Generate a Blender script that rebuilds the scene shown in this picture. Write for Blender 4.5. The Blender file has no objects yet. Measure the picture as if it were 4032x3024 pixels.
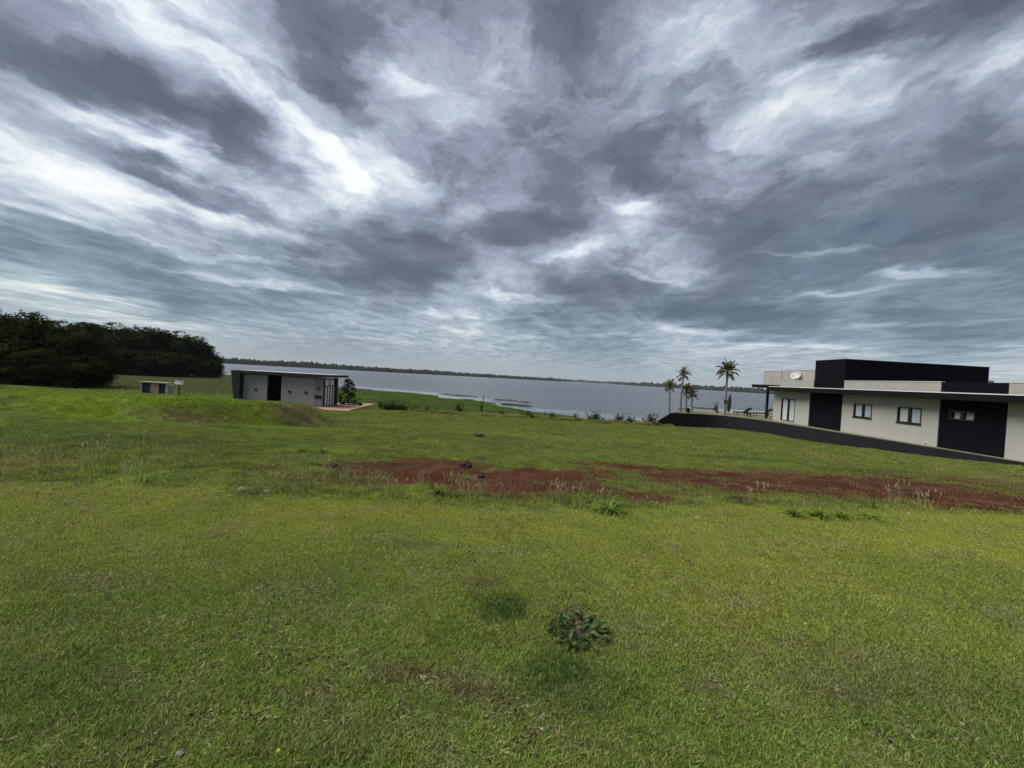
import bpy, bmesh, math, random
import numpy as np
from mathutils import Vector, Matrix, Euler

random.seed(7)
RNG = np.random.default_rng(11)
scene = bpy.context.scene
COL = scene.collection
PI = math.pi

# ------------------------------------------------------------------ camera
FPX = 1516.0
ROLL = math.radians(3.29)
PITCH = math.radians(-0.98)
CAM = Vector((0.0, 0.0, 1.6))
F3 = Vector((0, math.cos(PITCH), math.sin(PITCH)))
U3 = Vector((0, -math.sin(PITCH), math.cos(PITCH)))
R3 = Vector((1, 0, 0))
RR = R3 * math.cos(ROLL) + U3 * math.sin(ROLL)
UU = U3 * math.cos(ROLL) - R3 * math.sin(ROLL)
cam_data = bpy.data.cameras.new('camera')
cam_data.sensor_width = 36.0
cam_data.lens = 36.0 * FPX / 4032.0
cam_data.clip_start = 0.05
cam_data.clip_end = 60000.0
cam = bpy.data.objects.new('camera', cam_data)
COL.objects.link(cam)
m3 = Matrix((RR, UU, -F3)).transposed()
cam.matrix_world = Matrix.Translation(CAM) @ m3.to_4x4()
scene.camera = cam


def ray(px, py):
    return F3 + RR * ((px - 2016.0) / FPX) - UU * ((py - 1512.0) / FPX)


def at_y(px, py, y):
    d = ray(px, py)
    return CAM + d * (y / d.y)


def at_z(px, py, z):
    d = ray(px, py)
    return CAM + d * ((z - CAM.z) / d.z)


# ------------------------------------------------------------------ view, sun, sky
scene.view_settings.view_transform = 'Standard'
scene.view_settings.look = 'None'
scene.view_settings.exposure = 1.75
scene.view_settings.gamma = 1.0
scene.view_settings.use_curve_mapping = False
scene.cycles.max_bounces = 6
scene.cycles.transparent_max_bounces = 6
scene.cycles.volume_bounces = 0
scene.cycles.use_denoising = True

SUN_EL = math.radians(55)
SUN_AZ = math.radians(-96)      # from +Y, negative is to the left
sun_data = bpy.data.lights.new('sun', 'SUN')
sun_data.energy = 1.5
sun_data.angle = math.radians(45)
sun_data.color = (1.0, 0.965, 0.91)
sun = bpy.data.objects.new('sun', sun_data)
COL.objects.link(sun)
sdir = Vector((math.sin(SUN_AZ) * math.cos(SUN_EL), math.cos(SUN_AZ) * math.cos(SUN_EL), math.sin(SUN_EL)))
sun.rotation_euler = sdir.to_track_quat('Z', 'Y').to_euler()

world = bpy.data.worlds.new('World')
scene.world = world
world.use_nodes = True
wt = world.node_tree
wt.nodes.clear()


class G:
    """small node-graph helper"""
    def __init__(self, tree):
        self.t = tree

    def n(self, typ, **kw):
        nd = self.t.nodes.new(typ)
        for k, v in kw.items():
            setattr(nd, k, v)
        return nd

    def put(self, sock, v):
        if v is None:
            return
        if isinstance(v, bpy.types.NodeSocket):
            self.t.links.new(v, sock)
        else:
            sock.default_value = v

    def math(self, op, a, b=None, c=None, clamp=False):
        nd = self.n('ShaderNodeMath', operation=op, use_clamp=clamp)
        self.put(nd.inputs[0], a)
        self.put(nd.inputs[1], b)
        if c is not None:
            self.put(nd.inputs[2], c)
        return nd.outputs[0]

    def vmath(self, op, a, b=None, scale=None):
        nd = self.n('ShaderNodeVectorMath', operation=op)
        self.put(nd.inputs[0], a)
        self.put(nd.inputs[1], b)
        if scale is not None:
            self.put(nd.inputs['Scale'], scale)
        return nd.outputs['Value'] if op in ('LENGTH', 'DOT_PRODUCT') else nd.outputs[0]

    def noise(self, vec, scale, detail=5, rough=0.55, dist=0.0, out='Fac', dims='3D'):
        nd = self.n('ShaderNodeTexNoise', noise_dimensions=dims)
        self.put(nd.inputs['Vector'], vec)
        nd.inputs['Scale'].default_value = scale
        nd.inputs['Detail'].default_value = detail
        nd.inputs['Roughness'].default_value = rough
        nd.inputs['Distortion'].default_value = dist
        return nd.outputs[out]

    def maprange(self, v, a, b, c=0.0, d=1.0, smooth=False):
        nd = self.n('ShaderNodeMapRange', interpolation_type='SMOOTHSTEP' if smooth else 'LINEAR')
        self.put(nd.inputs['Value'], v)
        for k, x in zip(('From Min', 'From Max', 'To Min', 'To Max'), (a, b, c, d)):
            self.put(nd.inputs[k], x)
        return nd.outputs[0]

    def mix(self, fac, a, b, blend='MIX'):
        nd = self.n('ShaderNodeMix', data_type='RGBA', blend_type=blend)
        self.put(nd.inputs[0], fac)
        self.put(nd.inputs[6], a)
        self.put(nd.inputs[7], b)
        return nd.outputs[2]


g = G(wt)
dirv = g.n('ShaderNodeTexCoord').outputs['Generated']
dirv = g.vmath('NORMALIZE', dirv)
sep = g.n('ShaderNodeSeparateXYZ')
g.put(sep.inputs[0], dirv)
dz = g.math('ADD', g.math('MAXIMUM', sep.outputs[2], 0.0), 0.045)
px_ = g.math('DIVIDE', sep.outputs[0], dz)
py_ = g.math('DIVIDE', sep.outputs[1], dz)
cmb = g.n('ShaderNodeCombineXYZ')
g.put(cmb.inputs[0], px_)
g.put(cmb.inputs[1], g.math('MULTIPLY', py_, 0.62))
cmb.inputs[2].default_value = 3.7
deck = cmb.outputs[0]
# warp of the direction so that the cloud masses get ragged edges
iso = g.vmath('MULTIPLY', dirv, (1, 1, 2.2))
w1 = g.vmath('SUBTRACT', g.noise(iso, 3.2, 6, 0.60, 0.2, 'Color'), (0.5, 0.5, 0.5))
w2 = g.vmath('SUBTRACT', g.noise(deck, 5.0, 5, 0.6, 0.3, 'Color'), (0.5, 0.5, 0.5))
warp = g.vmath('ADD', g.vmath('SCALE', w1, scale=0.21), g.vmath('SCALE', w2, scale=0.05))
squash = g.maprange(sep.outputs[2], 0.0, 0.55, 0.12, 1.0)
wsep = g.n('ShaderNodeSeparateXYZ')
g.put(wsep.inputs[0], warp)
wc = g.n('ShaderNodeCombineXYZ')
g.put(wc.inputs[0], wsep.outputs[0])
g.put(wc.inputs[1], wsep.outputs[1])
g.put(wc.inputs[2], g.math('MULTIPLY', wsep.outputs[2], squash))
dw = g.vmath('ADD', dirv, wc.outputs[0])

# brightness of the cloud cover by compass direction and height above the horizon
GRID_Y = [0, 117, 233, 350, 467, 583, 700, 775, 850, 925, 1000, 1075, 1150, 1225, 1300, 1375, 1450]
GRID = [
    [130, 145, 215, 200, 165, 125, 120, 125, 112, 135, 105, 145, 150, 150, 140, 140, 110, 108, 112],
    [125, 128, 180, 205, 195, 160, 105, 130, 130, 120, 108, 150, 185, 170, 150, 125, 112, 122, 165],
    [112, 122, 135, 190, 210, 150, 125, 225, 180, 165, 122, 145, 205, 175, 120, 115, 160, 165, 218],
    [165, 150, 118, 125, 200, 205, 150, 170, 190, 150, 150, 145, 165, 165, 218, 208, 165, 160, 190],
    [180, 175, 215, 122, 122, 215, 150, 145, 175, 130, 140, 150, 145, 210, 205, 190, 165, 165, 160],
    [228, 190, 170, 218, 110, 225, 235, 165, 132, 130, 115, 112, 138, 150, 155, 145, 128, 125, 120],
    [220, 228, 155, 135, 212, 150, 220, 205, 165, 160, 145, 116, 112, 150, 138, 118, 118, 118, 112],
    [195, 215, 235, 115, 145, 228, 222, 175, 120, 122, 112, 198, 150, 105, 105, 122, 120, 112, 110],
    [150, 150, 188, 225, 180, 175, 178, 145, 150, 132, 110, 195, 130, 106, 118, 115, 110, 104, 108],
    [108, 132, 128, 150, 150, 148, 165, 115, 116, 96, 138, 198, 165, 108, 103, 106, 106, 104, 120],
    [130, 150, 112, 122, 168, 132, 110, 116, 114, 152, 200, 122, 185, 103, 135, 114, 106, 108, 130],
    [200, 138, 122, 128, 150, 172, 122, 92, 102, 168, 118, 128, 165, 94, 98, 103, 168, 150, 124],
    [190, 186, 175, 122, 122, 138, 132, 118, 168, 195, 106, 102, 128, 134, 168, 150, 122, 108, 108],
    [170, 175, 202, 138, 150, 145, 182, 160, 182, 138, 122, 128, 94, 94, 118, 140, 122, 130, 150],
    [175, 180, 190, 196, 170, 170, 155, 168, 192, 155, 150, 150, 192, 112, 108, 145, 122, 114, 130],
    [180, 180, 185, 180, 165, 150, 142, 165, 172, 175, 142, 145, 175, 194, 178, 165, 134, 150, 168],
    [160, 160, 160, 160, 160, 160, 155, 160, 165, 168, 160, 160, 172, 176, 176, 176, 182, 190, 190],
]
GRID = np.array(GRID, float)


def grid_value(az, el):
    d = Vector((math.sin(az) * math.cos(el), math.cos(az) * math.cos(el), math.sin(el)))
    k = d.dot(F3)
    if k < .05:
        return 140.0
    px = 2016 + FPX * d.dot(RR) / k
    py = 1512 - FPX * d.dot(UU) / k
    cx = min(max(px / 224.0, 0), 17.999)
    cy = float(np.interp(py, GRID_Y, range(17)))
    cy = min(cy, 15.999)
    i, j = int(cx), int(cy)
    fx, fy = cx - i, cy - j
    return float((GRID[j, i] * (1 - fx) + GRID[j, i + 1] * fx) * (1 - fy) + (GRID[j + 1, i] * (1 - fx) + GRID[j + 1, i + 1] * fx) * fy)


dn = g.vmath('NORMALIZE', dw)
ds_ = g.n('ShaderNodeSeparateXYZ')
g.put(ds_.inputs[0], dn)
azv = g.math('ARCTAN2', ds_.outputs[0], ds_.outputs[1])
elv = g.math('ARCSINE', ds_.outputs[2])
AZR = math.radians(57)
azn = g.maprange(azv, -AZR, AZR, 0, 1)
val = None
ELS = [0, 1.6, 3.2, 5, 7, 9, 11.2, 13.6, 16, 19, 22, 25.5, 29.5, 34, 39, 45]
for j, e in enumerate(ELS):
    rp = g.n('ShaderNodeValToRGB')
    rp.color_ramp.interpolation = 'CARDINAL'
    g.put(rp.inputs[0], azn)
    ee = rp.color_ramp.elements
    NS = 31
    for k in range(NS):
        t = k / (NS - 1)
        gv = grid_value(-AZR + 2 * AZR * t, math.radians(e))
        if k in (0, NS - 1):
            gv = .5 * gv + 70
        # sharpened about the local mean because the spline softens it
        lv = float(np.interp(138 + (gv - 138) * 1.12, [70, 90, 112, 147, 183, 225, 244], [-.10, .02, .28, .46, .64, .82, 1.0]))
        el_ = ee[0] if k == 0 else (ee[-1] if k == NS - 1 else ee.new(t))
        el_.position = t
        lv = lv + .2
        el_.color = (lv, lv, lv, 1)
    if val is None:
        val = rp.outputs[0]
    else:
        val = g.mix(g.maprange(elv, math.radians(ELS[j - 1]), math.radians(e), 0, 1, True), val, rp.outputs[0])
val = g.mix(g.maprange(g.math('ABSOLUTE', azv), AZR * 1.02, AZR * 1.6, 0, 1, True), val, (.62, .62, .62, 1))
# the sharper-edged banks and streaks inside that cover: centre, half length, half width (2212-unit photo), slope, amount
BANKS = [
    (170, 150, 330, 62, 26, -.16), (360, 255, 250, 46, 27, -.18), (500, 300, 85, 42, 48, -.16), (600, 370, 60, 24, 25, -.20),
    (400, 110, 300, 34, 40, .12), (690, 330, 140, 22, 42, .22), (690, 80, 170, 60, 62, -.14), (755, 235, 90, 30, 38, -.16),
    (880, 170, 60, 26, 20, .14), (430, 400, 230, 22, 22, -.24), (330, 290, 250, 26, 26, .16), (190, 385, 270, 22, 20, .20),
    (560, 482, 180, 14, 18, .16), (200, 486, 260, 7, 13, .14), (570, 600, 190, 9, 10, .20), (130, 622, 260, 10, 6, .16),
    (830, 595, 180, 18, 5, -.12), (1190, 50, 80, 60, 20, -.12), (1780, 180, 140, 30, -12, .16), (1660, 258, 120, 24, -15, .16),
    (1800, 100, 200, 24, -17, -.18), (2030, 38, 220, 30, -15, -.12), (2150, 165, 110, 34, -25, .16), (1380, 340, 150, 40, 14, -.14),
    (1375, 436, 85, 20, 5, .22), (1240, 542, 110, 12, -14, .12), (1130, 500, 120, 36, 0, -.22), (900, 520, 130, 14, 14, -.14),
    (1390, 590, 110, 8, 14, .18), (1760, 541, 220, 5, -5, .16), (2020, 584, 160, 8, 0, .18), (1830, 630, 150, 7, -7, .20),
    (1490, 706, 150, 9, 7, .24), (1560, 672, 200, 14, 3, -.14), (1990, 672, 230, 10, 2, -.12), (1150, 640, 120, 9, 3, .20),
    (990, 680, 120, 7, 3, .14), (320, 690, 220, 7, 7, .14), (1700, 748, 250, 6, 3, .12), (1960, 700, 240, 6, 1, .12),
    (820, 735, 220, 5, 4, .10), (1080, 720, 160, 6, 3, .12), (620, 560, 260, 6, 9, .12), (430, 640, 260, 6, 7, -.08),
]
for (mx, my, ha, hb, ang, amt) in BANKS:
    k = 4032.0 / 2212.0
    cx, cy = mx * k, my * k
    a = math.radians(ang)
    c = ray(cx, cy).normalized()
    p1 = ray(cx + ha * k * math.cos(a), cy + ha * k * math.sin(a)).normalized()
    p2 = ray(cx - hb * k * math.sin(a), cy + hb * k * math.cos(a)).normalized()
    e1, e2 = p1 - c, p2 - c
    l1, l2 = e1.length, e2.length
    e1 -= c * e1.dot(c)
    e1.normalize()
    e2 -= c * e2.dot(c)
    e2 -= e1 * e2.dot(e1)
    e2.normalize()
    mm = Matrix((e1, e2, e1.cross(e2))).transposed()
    nd = g.n('ShaderNodeMapping', vector_type='TEXTURE')
    nd.inputs['Location'].default_value = c
    nd.inputs['Rotation'].default_value = mm.to_euler('XYZ')
    nd.inputs['Scale'].default_value = (l1 * 1.15, l2 * 1.4, 1.3)
    g.put(nd.inputs['Vector'], dw)
    val = g.math('ADD', val, g.maprange(g.vmath('LENGTH', nd.outputs[0]), 1.1, 0.35, 0.0, amt, True))
n_big = g.noise(deck, 0.9, 6, 0.60, 0.3)
n_mid = g.noise(deck, 3.2, 7, 0.62, 0.5)
n_fin = g.noise(deck, 12.0, 6, 0.6, 0.4)
isw = g.vmath('MULTIPLY', dw, (1, 1, 2.3))
n_bil = g.noise(isw, 5.0, 10, 0.63, 0.15)
ridge = g.math('ABSOLUTE', g.math('SUBTRACT', g.noise(isw, 7.5, 8, 0.60, 0.1), 0.5))
n_bil = g.math('ADD', n_bil, g.math('MULTIPLY', g.math('SUBTRACT', 0.09, ridge), 0.6))
n_hf = g.noise(isw, 15.0, 8, 0.62, 0.1)
v = g.math('SUBTRACT', val, 0.245)
v = g.math('ADD', v, g.math('MULTIPLY', g.math('MULTIPLY', g.math('SUBTRACT', n_hf, 0.5), 0.42), g.maprange(sep.outputs[2], 0.10, 0.30, 0.1, 1.0, True)))
v = g.math('ADD', v, g.math('MULTIPLY', g.math('MULTIPLY', g.math('SUBTRACT', n_bil, 0.5), 0.64), g.maprange(sep.outputs[2], 0.08, 0.30, 0.20, 1.0, True)))
v = g.math('ADD', v, g.math('MULTIPLY', g.math('SUBTRACT', n_big, 0.5), 0.08))
v = g.math('ADD', v, g.math('MULTIPLY', g.math('MULTIPLY', g.math('SUBTRACT', n_mid, 0.5), 0.80), g.maprange(sep.outputs[2], 0.15, 0.40, 1.0, 0.38, True)))
v = g.math('ADD', v, g.math('MULTIPLY', g.math('SUBTRACT', n_fin, 0.5), 0.12))
ramp = g.n('ShaderNodeValToRGB')
g.put(ramp.inputs[0], v)
els = ramp.color_ramp.elements
SK = 0.345
def lin(r, gg, b, s=1.0):
    f = lambda c: ((c / 255.0 + 0.055) / 1.055) ** 2.4 if c > 10 else c / 255.0 / 12.92
    return (f(r) * s, f(gg) * s, f(b) * s, 1)
els[0].position = 0.02
els[0].color = lin(86, 89, 104, SK)
els[1].position = 1.0
els[1].color = lin(240, 244, 246, SK)
for pos, c in ((0.28, (107, 111, 127)), (0.46, (142, 148, 167)), (0.64, (176, 185, 200)), (0.82, (220, 227, 232))):
    e = els.new(pos)
    e.color = lin(*c, SK)
ramp2 = g.n('ShaderNodeValToRGB')
g.put(ramp2.inputs[0], v)
els = ramp2.color_ramp.elements
els[0].position = 0.08
els[0].color = lin(78, 94, 110, SK)
els[1].position = 1.0
els[1].color = lin(240, 240, 236, SK)
for pos, c in ((0.28, (96, 114, 128)), (0.46, (126, 145, 158)), (0.64, (166, 180, 188)), (0.82, (214, 219, 219))):
    e = els.new(pos)
    e.color = lin(*c, SK)
hue = g.math('ADD', g.maprange(sep.outputs[2], 0.08, 0.40, 0, 1), g.math('MULTIPLY', g.math('SUBTRACT', g.noise(iso, 2.3, 5, .6), 0.5), 2.2), clamp=True)
cloud = g.mix(hue, ramp2.outputs[0], ramp.outputs[0])
# distant air: towards the horizon the cloud layer blurs into pale grey
cloud = g.mix(g.maprange(sep.outputs[2], 0.0, 0.10, 0.55, 0.0, True), cloud, lin(150, 158, 166, SK))
bgc = g.n('ShaderNodeBackground')
g.put(bgc.inputs[0], cloud)
bgc.inputs[1].default_value = 1.0
sky = g.n('ShaderNodeTexSky', sky_type='NISHITA')
sky.sun_disc = False
sky.sun_elevation = SUN_EL
sky.sun_rotation = SUN_AZ
bgs = g.n('ShaderNodeBackground')
g.put(bgs.inputs[0], sky.outputs[0])
bgs.inputs[1].default_value = 0.05
mxs = g.n('ShaderNodeMixShader')
mxs.inputs[0].default_value = 0.94
g.t.links.new(bgs.outputs[0], mxs.inputs[1])
g.t.links.new(bgc.outputs[0], mxs.inputs[2])
wo = g.n('ShaderNodeOutputWorld')
g.t.links.new(mxs.outputs[0], wo.inputs[0])
world.cycles.sampling_method = 'MANUAL'
world.cycles.sample_map_resolution = 1024


# ------------------------------------------------------------------ helpers
def link(o, parent=None):
    COL.objects.link(o)
    if parent is not None:
        o.parent = parent
    return o


def tag(o, label=None, cat=None, group=None, kind=None):
    if label:
        o['label'] = label
    if cat:
        o['category'] = cat
    if group:
        o['group'] = group
    if kind:
        o['kind'] = kind
    return o


def empty(name, loc, label, cat, group=None, rz=0.0):
    o = bpy.data.objects.new(name, None)
    o.location = loc
    o.rotation_euler = (0, 0, rz)
    link(o)
    tag(o, label, cat, group)
    return o


def copy_tree(o, parent=None):
    c = o.copy()
    COL.objects.link(c)
    if parent is not None:
        c.parent = parent
    for ch in [x for x in scene.objects if x.parent == o]:
        copy_tree(ch, c)
    return c


def relabel(o, label):
    o['label'] = label
    return o


class MB:
    """collects shapes; build() links them as one mesh object"""
    def __init__(self):
        self.v, self.f = [], []

    def box(self, x0, x1, y0, y1, z0, z1):
        b = len(self.v)
        self.v += [(x0, y0, z0), (x1, y0, z0), (x1, y1, z0), (x0, y1, z0), (x0, y0, z1), (x1, y0, z1), (x1, y1, z1), (x0, y1, z1)]
        self.f += [(b, b + 3, b + 2, b + 1), (b + 4, b + 5, b + 6, b + 7), (b, b + 1, b + 5, b + 4), (b + 1, b + 2, b + 6, b + 5), (b + 2, b + 3, b + 7, b + 6), (b + 3, b, b + 4, b + 7)]
        return self

    def prism(self, pts, z0, z1):
        """pts counter-clockwise in xy; z0, z1 numbers or lists"""
        n = len(pts)
        b = len(self.v)
        z0 = [z0] * n if not isinstance(z0, (list, tuple)) else z0
        z1 = [z1] * n if not isinstance(z1, (list, tuple)) else z1
        self.v += [(p[0], p[1], z) for p, z in zip(pts, z0)] + [(p[0], p[1], z) for p, z in zip(pts, z1)]
        self.f.append(tuple(b + i for i in reversed(range(n))))
        self.f.append(tuple(b + n + i for i in range(n)))
        for i in range(n):
            j = (i + 1) % n
            self.f.append((b + i, b + j, b + n + j, b + n + i))
        return self

    def tube(self, pts, rads, seg=8, cap=True):
        b0 = len(self.v)
        n = len(pts)
        for i, p in enumerate(pts):
            p = Vector(p)
            t = (Vector(pts[min(i + 1, n - 1)]) - Vector(pts[max(i - 1, 0)]))
            if t.length < 1e-9:
                t = Vector((0, 0, 1))
            t.normalize()
            u = t.cross(Vector((0, 1, 0)) if abs(t.y) < .9 else Vector((1, 0, 0))).normalized()
            w = t.cross(u)
            r = rads[i] if isinstance(rads, (list, tuple)) else rads
            for s in range(seg):
                a = 2 * PI * s / seg
                self.v.append(tuple(p + u * (r * math.cos(a)) + w * (r * math.sin(a))))
        for i in range(n - 1):
            for s in range(seg):
                s2 = (s + 1) % seg
                a, b = b0 + i * seg, b0 + (i + 1) * seg
                self.f.append((a + s, a + s2, b + s2, b + s))
        if cap:
            self.f.append(tuple(b0 + s for s in reversed(range(seg))))
            self.f.append(tuple(b0 + (n - 1) * seg + s for s in range(seg)))
        return self

    def face(self, *pts):
        b = len(self.v)
        self.v += [tuple(p) for p in pts]
        self.f.append(tuple(range(b, b + len(pts))))
        return self

    def rot(self, start, angle, axis, centre):
        m = Matrix.Translation(centre) @ Matrix.Rotation(angle, 4, axis) @ Matrix.Translation(-Vector(centre))
        self.v[start:] = [tuple(m @ Vector(p)) for p in self.v[start:]]
        return self

    def mesh(self, name, mat, smooth=False):
        me = bpy.data.meshes.new(name)
        me.from_pydata(self.v, [], self.f)
        me.materials.append(mat)
        if smooth:
            me.polygons.foreach_set('use_smooth', [True] * len(me.polygons))
        me.update()
        return me

    def build(self, name, mat, parent=None, smooth=False):
        o = bpy.data.objects.new(name, self.mesh(name, mat, smooth))
        return link(o, parent)


# numpy noise -----------------------------------------------------
def _h(ix, iy, s):
    n = (ix * 374761393 + iy * 668265263 + s * 974634777) & 0xFFFFFFFF
    n = ((n ^ (n >> 13)) * 1274126177) & 0xFFFFFFFF
    return ((n ^ (n >> 16)) & 0xFFFF) / 65535.0


def vnoise(x, y, s=0):
    x = np.asarray(x, float)
    y = np.asarray(y, float)
    ix, iy = np.floor(x).astype(np.int64), np.floor(y).astype(np.int64)
    fx, fy = x - ix, y - iy
    fx, fy = fx * fx * (3 - 2 * fx), fy * fy * (3 - 2 * fy)
    a, b = _h(ix, iy, s), _h(ix + 1, iy, s)
    c, d = _h(ix, iy + 1, s), _h(ix + 1, iy + 1, s)
    return (a * (1 - fx) + b * fx) * (1 - fy) + (c * (1 - fx) + d * fx) * fy


def fbm(x, y, s=0, o=4, r=.5):
    t, a, n = 0, 1, 0
    for i in range(o):
        t = t + a * vnoise(np.asarray(x) * 2 ** i + 17.3 * i, np.asarray(y) * 2 ** i - 9.1 * i, s + i)
        n += a
        a *= r
    return t / n


def sstep(a, b, x):
    t = np.clip((np.asarray(x, float) - a) / (b - a), 0, 1)
    return t * t * (3 - 2 * t)


# ------------------------------------------------------------------ terrain shape
def seg_dist(x, y, p, q):
    px_, py_ = q[0] - p[0], q[1] - p[1]
    t = np.clip(((x - p[0]) * px_ + (y - p[1]) * py_) / (px_ * px_ + py_ * py_), 0, 1)
    return np.sqrt((x - p[0] - t * px_) ** 2 + (y - p[1] - t * py_) ** 2)


WATER_Z = -5.4
FLOOR_Z = -1.17
SHORE_A = [-4, -1.2, -.757, -.424, -.268, -.078, .054, .18, .322, .372, .9, 4]
SHORE_D = [230, 215, 193, 143, 129, 104, 84, 78, 73, 70, 66, 64]
CD = [0, 4.7, 5.1, 8, 13, 18.6, 22.7, 28, 32, 36, 41, 45, 50, 58, 70]
CZ = [0, 0, -.05, -.28, -.72, -1.22, -1.62, -2.04, -2.24, -2.36, -2.6, -3.0, -3.8, -4.75, -5.05]
LD = [0, 8, 12, 16, 20, 25, 38, 45, 60, 100, 144, 400]
LZ = [0, -.02, -.03, -.06, -.40, -.95, -2.3, -2.72, -3.3, -3.75, -3.95, -4.4]
RD = [0, 4.7, 5.1, 10, 15, 18.6, 22.7, 28, 31.5, 36, 41, 45, 50, 58, 70]
RZ = [0, 0, -.05, -.55, -.98, -1.28, -1.70, -2.07, -2.25, -2.36, -2.55, -2.9, -3.6, -4.6, -5.05]


z4 = lambda a, c: (1500 + a / 1.843, 1450 + c / 1.843)
REEDS = [((440, 187), (620, 204), .8), ((640, 202), (700, 208), .6), ((840, 230), (980, 236), .9), ((1000, 244), (1065, 250), .7), ((900, 262), (1060, 276), 2.0), ((560, 226), (640, 232), .8)]
INLETS = [((780, 258), (900, 276), 1.2), ((900, 276), (1080, 296), .9), ((1080, 296), (1290, 325), .7), ((400, 212), (640, 236), 1.3)]
REEDS = [(at_z(*z4(*a), WATER_Z)[:2], at_z(*z4(*b_), WATER_Z)[:2], w) for a, b_, w in REEDS]
INLETS = [(at_z(*z4(*a), WATER_Z)[:2], at_z(*z4(*b_), WATER_Z)[:2], w) for a, b_, w in INLETS]


def mow_y(x):
    return np.interp(x, [-12, -6, -3.3, 1.2, 3.0, 14], [4.9, 4.6, 4.58, 4.68, 5.28, 6.2])


def height(x, y):
    x = np.asarray(x, float)
    y = np.asarray(y, float)
    yy = np.maximum(y, 0)
    sh = y - mow_y(x) + 4.68
    sh = np.where(y < 12, sh, y)
    sh = np.where((y >= 7) & (y < 12), y * ((y - 7) / 5) + (y - mow_y(x) + 4.68) * ((12 - y) / 5), sh)
    zc = np.interp(np.maximum(sh, 0), CD, CZ)
    zl = np.interp(yy, LD, LZ)
    zr = np.interp(np.maximum(sh, 0), RD, RZ)
    wr = sstep(8, 22, x)
    z = zc * (1 - wr) + zr * wr
    # raised plateau on the left with its scarp
    edge = -6.9 + 0.7 * (fbm(y * .35, y * 0 + 3, 5, 3) - .5) * 2 - .04 * (y - 15)
    e1 = -.45 * np.maximum(y, 12) + .6 * (fbm(y * .35, y * 0 + 3, 5, 3) - .5)
    wl = sstep(e1, e1 - .12 * np.maximum(y, 12), x) * sstep(15.9, 17.9, y - .5 * (x + 9) + .9 * (fbm(x * .5, y * .5, 33, 3) - .5))
    wl2 = sstep(-12, -25, x) * sstep(5, 13, y)
    wl = np.maximum(wl, wl2)
    wl = wl * np.where(x > -24, 1, 1)
    fade = 1 - sstep(38, 46, y) * sstep(-30, -18, x)
    wl = wl * fade
    z = z * (1 - wl) + zl * wl
    # the land near the building: flat pad for the patio
    pad = sstep(-23, -20.8, x) * (1 - sstep(-14.5, -12, x)) * sstep(33.5, 35.5, y) * (1 - sstep(46, 49, y))
    z = z * (1 - pad) + np.minimum(z, -2.53) * pad
    # off to the right of the far edge the ground falls below the house lot
    drop = sstep(14, 25, x) * (1 - sstep(20, 34, y)) * sstep(-2, 8, y)
    z = np.minimum(z, z * (1 - drop) + (-1.26) * drop)
    inlot = sstep(25.6, 26.6, x)
    z = z * (1 - inlot) + np.minimum(z, -1.9) * inlot
    # shore
    a = x / np.maximum(y, 1)
    ds = np.interp(a, SHORE_A, SHORE_D)
    t = yy / ds
    far = sstep(.55, .8, t) * (y > 50)
    wob = (fbm(x * .06, y * .06, 3, 4) - .5)
    zm = np.interp(t, [0, .8, .94, 1.0, 1.06, 1.3], [-5.05, -5.16, -5.27, -5.38, -5.62, -7.5]) + wob * .62 * sstep(.6, .95, t) * (1 - sstep(1.1, 1.3, t))
    for p, q, w in REEDS:
        zm = np.maximum(zm, WATER_Z + .07 - .25 * (seg_dist(x, y, p, q) / (w * .8) - .5))
    for p, q, w in INLETS:
        zm = np.minimum(zm, WATER_Z - .10 + .35 * np.maximum(seg_dist(x, y, p, q) / w - .6, 0))
    z = np.where(y > 50, np.minimum(z, z * (1 - far) + zm * far), z)
    # relief
    rough = sstep(0.4, 2.5, y - mow_y(x))
    z = z + (fbm(x * .35, y * .35, 9, 3) - .5) * (.02 + .16 * rough) * (1 - sstep(60, 80, y) * .7)
    z = z + (fbm(x * 2.2, y * 2.2, 19, 3) - .5) * (.012 + .05 * rough) * (1 - sstep(30, 60, y))
    z = z + (fbm(x * 9, y * 9, 29, 2) - .5) * (.01 + .03 * rough) * (1 - sstep(12, 25, y))
    return z


def hit(px, py):
    """where the line of sight through this photo point meets the ground"""
    d = ray(px, py)
    t = np.concatenate([np.arange(1.0, 12, .02), np.arange(12, 260, .1)])
    zz = 1.6 + d.z * t
    hz = height(d.x * t, d.y * t)
    i = np.argmax(zz < hz)
    return float(d.x * t[i]), float(d.y * t[i]), float(hz[i])


# ------------------------------------------------------------------ ground colour and cover
def spot(x, y, c, rx, ry, s=1, k=.8):
    n = fbm(x * 1.3 / max(ry, .2), y * 1.3 / max(ry, .2), 71, 3) - .5
    r = np.sqrt(((x - c[0]) / rx) ** 2 + ((y - c[1]) / ry) ** 2) + n * k
    return s * (1 - sstep(.55, 1.15, r))


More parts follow.
